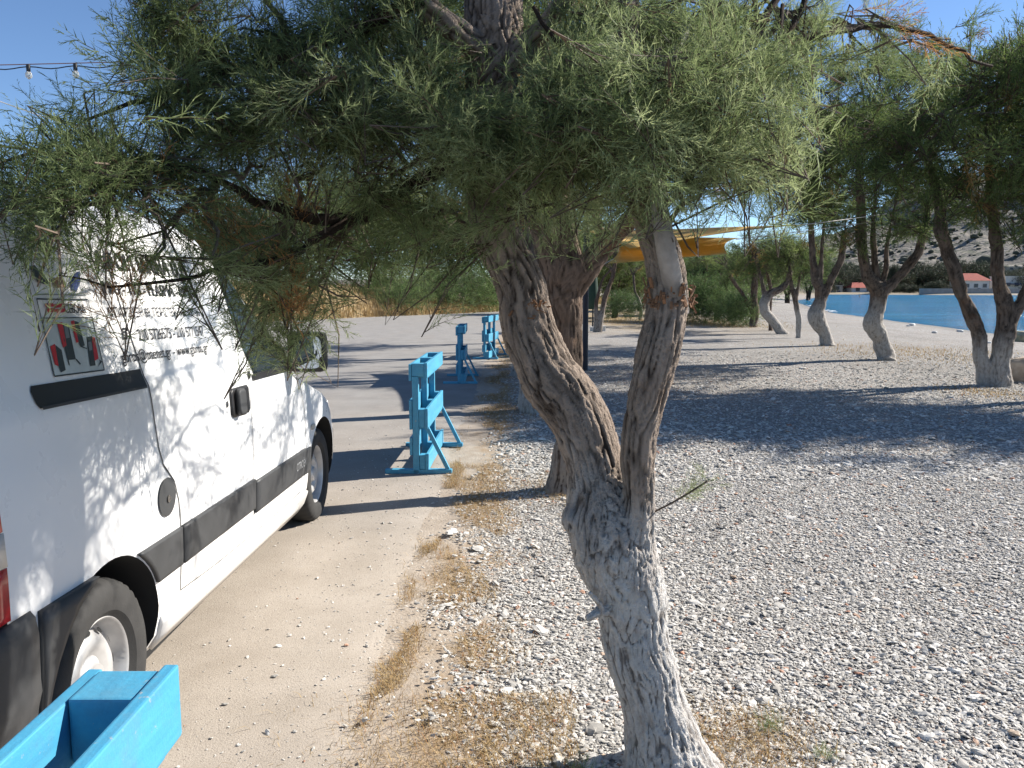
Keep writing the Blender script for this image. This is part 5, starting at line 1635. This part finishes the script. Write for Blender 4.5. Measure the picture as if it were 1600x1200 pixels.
# ------------------------------------------------------------------ stones, weeds, far shore
def rock(name, c, size, mat, label, cat, seed, group=None):
    bm = bmesh.new(); bmesh.ops.create_icosphere(bm, subdivisions=4, radius=1.0)
    v = np.array([q.co[:] for q in bm.verts])
    d = 1+.55*(fbm(v*1.3+seed*3.1, 4, seed)-.5)+.18*(fbm(v*4+seed, 3, seed+2)-.5)
    lv = np.clip(v*d[:, None], -.85, .85)*np.array(size)
    f = [[q.index for q in fc_.verts] for fc_ in bm.faces]; bm.free()
    z = ground_z(np.array([c[0]]), np.array([c[1]]))[0]
    o = mesh_obj(name, lv, f, mat, smooth=True, loc=(c[0], c[1], z+size[2]*.55))
    o.rotation_euler = (0, 0, seed*.7)
    return tag(o, label, cat, group)
beige = simple('beige_limestone', (.50, .42, .33), .9, .3, 5, .7, 14, .02, c2=(.28, .20, .14))
white = simple('white_stone', (.72, .71, .68), .85, .15, 6, .4, 20)
rock('boulder', P(1606, 585, 12.9), (.42, .34, .27), beige, 'pale beige boulder at the right edge beside the double tree', 'boulder', 3)
rock('boulder', G(1600, 531, -.2), (.55, .4, .25), simple('yellowish_stone', (.42, .39, .26), .9, .25, 6, .5, 18), 'yellowish rock near the water at the right edge', 'boulder', 5)
for k, (u, v, s, lab) in enumerate(((1425, 508, .32, 'largest white stone lying by the waterline'), (1419, 510, .18, 'white stone touching the largest white one'), (1460, 523, .2, 'small white stone between the second and first beach trees'), (1500, 516, .26, 'white stone at the waterline left of the double tree'), (1545, 531, .14, 'tiny white stone seen between the double stems'), (1281, 541, .09, 'dark pale stone at the foot of the bulging tree'))):
    rock('stone', G(u, v, -.25 if v < 525 else -.02), (s*.55, s*.4, s*.28), white, lab, 'stone', 10+k)
r3 = np.random.default_rng(19)
for k, (x, y, n_, lab, sc_) in enumerate(((.86, 2.52, 16, 'small green weed just right of the trunk foot', .22), (.98, 2.36, 14, 'low green weed at the right, near the bottom edge', .2), (.10, 2.16, 9, 'thin green weed stems left of the trunk foot at the bottom edge', .34), (.22, 2.22, 7, 'slender weed close to the left side of the trunk foot', .36), (.42, 5.25, 8, 'small weed at the foot of the second trunk', .25))):
    wd = empty('weed', (x, y, 0), label=lab, cat='weed')
    pos = np.stack([r3.normal(0, .02, n_), r3.normal(0, .02, n_), np.zeros(n_)], -1)
    ax = np.stack([r3.normal(0, .5, n_), r3.normal(0, .5, n_), np.ones(n_)], -1)
    me = sprays_mesh('leaves', NEAR, pos, ax, r3.uniform(.7, 1.2, n_)*sc_*1.2, r3.uniform(.5, .84, n_), MAT['leaf_bush'], r3)
    link(bpy.data.objects.new('leaves', me), wd)

# houses on the far shore
white_w = simple('white_render', (.68, .67, .64), .9, .08, .8)
roof_r = simple('red_roof_tiles', (.36, .075, .05), .9, .2, 1.5)
pane = NT('far_window_pane'); pane.base((.05, .06, .08)).rough(.15)
blue_s = simple('navy_awning', (.03, .05, .12), .8)
def house(u0, u1, vb, vw, vr, Y, label, wallm, flat_roof=False, depth=8.0, wins=3):
    x0, x1 = (u0-800)*PX*Y, (u1-800)*PX*Y
    zb = CAMH+(450-vb)*PX*Y; zw = CAMH+(450-vw)*PX*Y; zr = CAMH+(450-vr)*PX*Y
    cx_ = (x0+x1)/2
    root = empty('house', (cx_, Y, zb), label=label, cat='house', group='houses on the far shore')
    w, h = (x1-x0)/2, zw-zb
    MB().box((-w, 0, -1.5), (w, depth, h)).build('wall', wallm, root)
    if flat_roof:
        MB().box((-w-.2, -.2, h+.003), (w+.2, depth+.2, h+.3)).build('roof', wallm, root)
    else:
        e = .6; rz_ = zr-zb
        vs = [(-w-e, -e, h-.1), (w+e, -e, h-.1), (w+e, depth+e, h-.1), (-w-e, depth+e, h-.1), (-w*.55, depth/2, rz_), (w*.55, depth/2, rz_)]
        mesh_obj('roof', vs, [(0, 1, 5, 4), (1, 2, 5), (2, 3, 4, 5), (3, 0, 4), (3, 2, 1, 0)], roof_r, root)
    for k in range(wins):
        x = -w+(k+.5)*2*w/wins
        f_ = MB().box((x-.75, -.08, h*.35), (x+.75, .06, h*.35+1.4)).build('window', MAT['rim'], root)
        MB().box((x-.65, -.10, h*.35+.1), (x+.65, -.082, h*.35+1.3)).build('pane', pane.m, f_)
    MB().box((w*.25-.5, -.07, -.5), (w*.25+.5, .05, min(2.2, h*.33))).build('door', blue_s, root)
    return root
house(1499, 1540, 456, 438, 427, 262, 'red roofed house on the far shore between the double stems', white_w, wins=3)
h_ = house(1563, 1640, 456, 433, 430, 262, 'long white flat roofed house at the right edge of the far shore', white_w, True, wins=6)
MB().box((-7.6, -2.2, 2.4), (-3.6, -.1, 2.7)).build('awning', blue_s, h_)
house(1328, 1362, 459, 449, 441, 258, 'low red roofed house seen left of the four limbed tree', simple('bluish_white_render', (.55, .58, .62), .9, .08, .8), wins=2)
house(1297, 1313, 457, 447, 446, 258, 'small grey flat roofed shed near the head of the bay', simple('grey_render', (.30, .29, .27), .9, .1, .8), True, wins=1)
house(1566, 1592, 424, 419, 414, 330, 'beige house higher up on the far hillside', simple('beige_render', (.50, .42, .32), .9, .1, .8), True, wins=2)
sw = MB().box((112, 221, -.3), (152, 221.6, 1.35)).build('sea_wall', simple('grey_sea_wall', (.32, .31, .30), .9, .15, 1.0))
sw.rotation_euler = (0, 0, 0)
tag(sw, 'low grey sea wall along the far shore', 'wall')
dark_skin = simple('swimmer_skin', (.22, .12, .08), .6)
for u, v, lab in ((1263, 468, 'swimmer with head above the water nearer the beach'), (1343, 463, 'swimmer far out between the second and third trees')):
    g = G(u, v+1.2, -.4)
    pr = empty('person', (g[0], g[1], -.4), label=lab, cat='person')
    MB().tube([(0, 0, -.5), (0, 0, -.1), (0, 0, .02), (0, 0, .08), (0, 0, .14), (0, 0, .22), (0, 0, .33), (0, 0, .37)], [.20, .23, .20, .07, .07, .11, .10, .03], 12).build('body', dark_skin, pr, smooth=True)
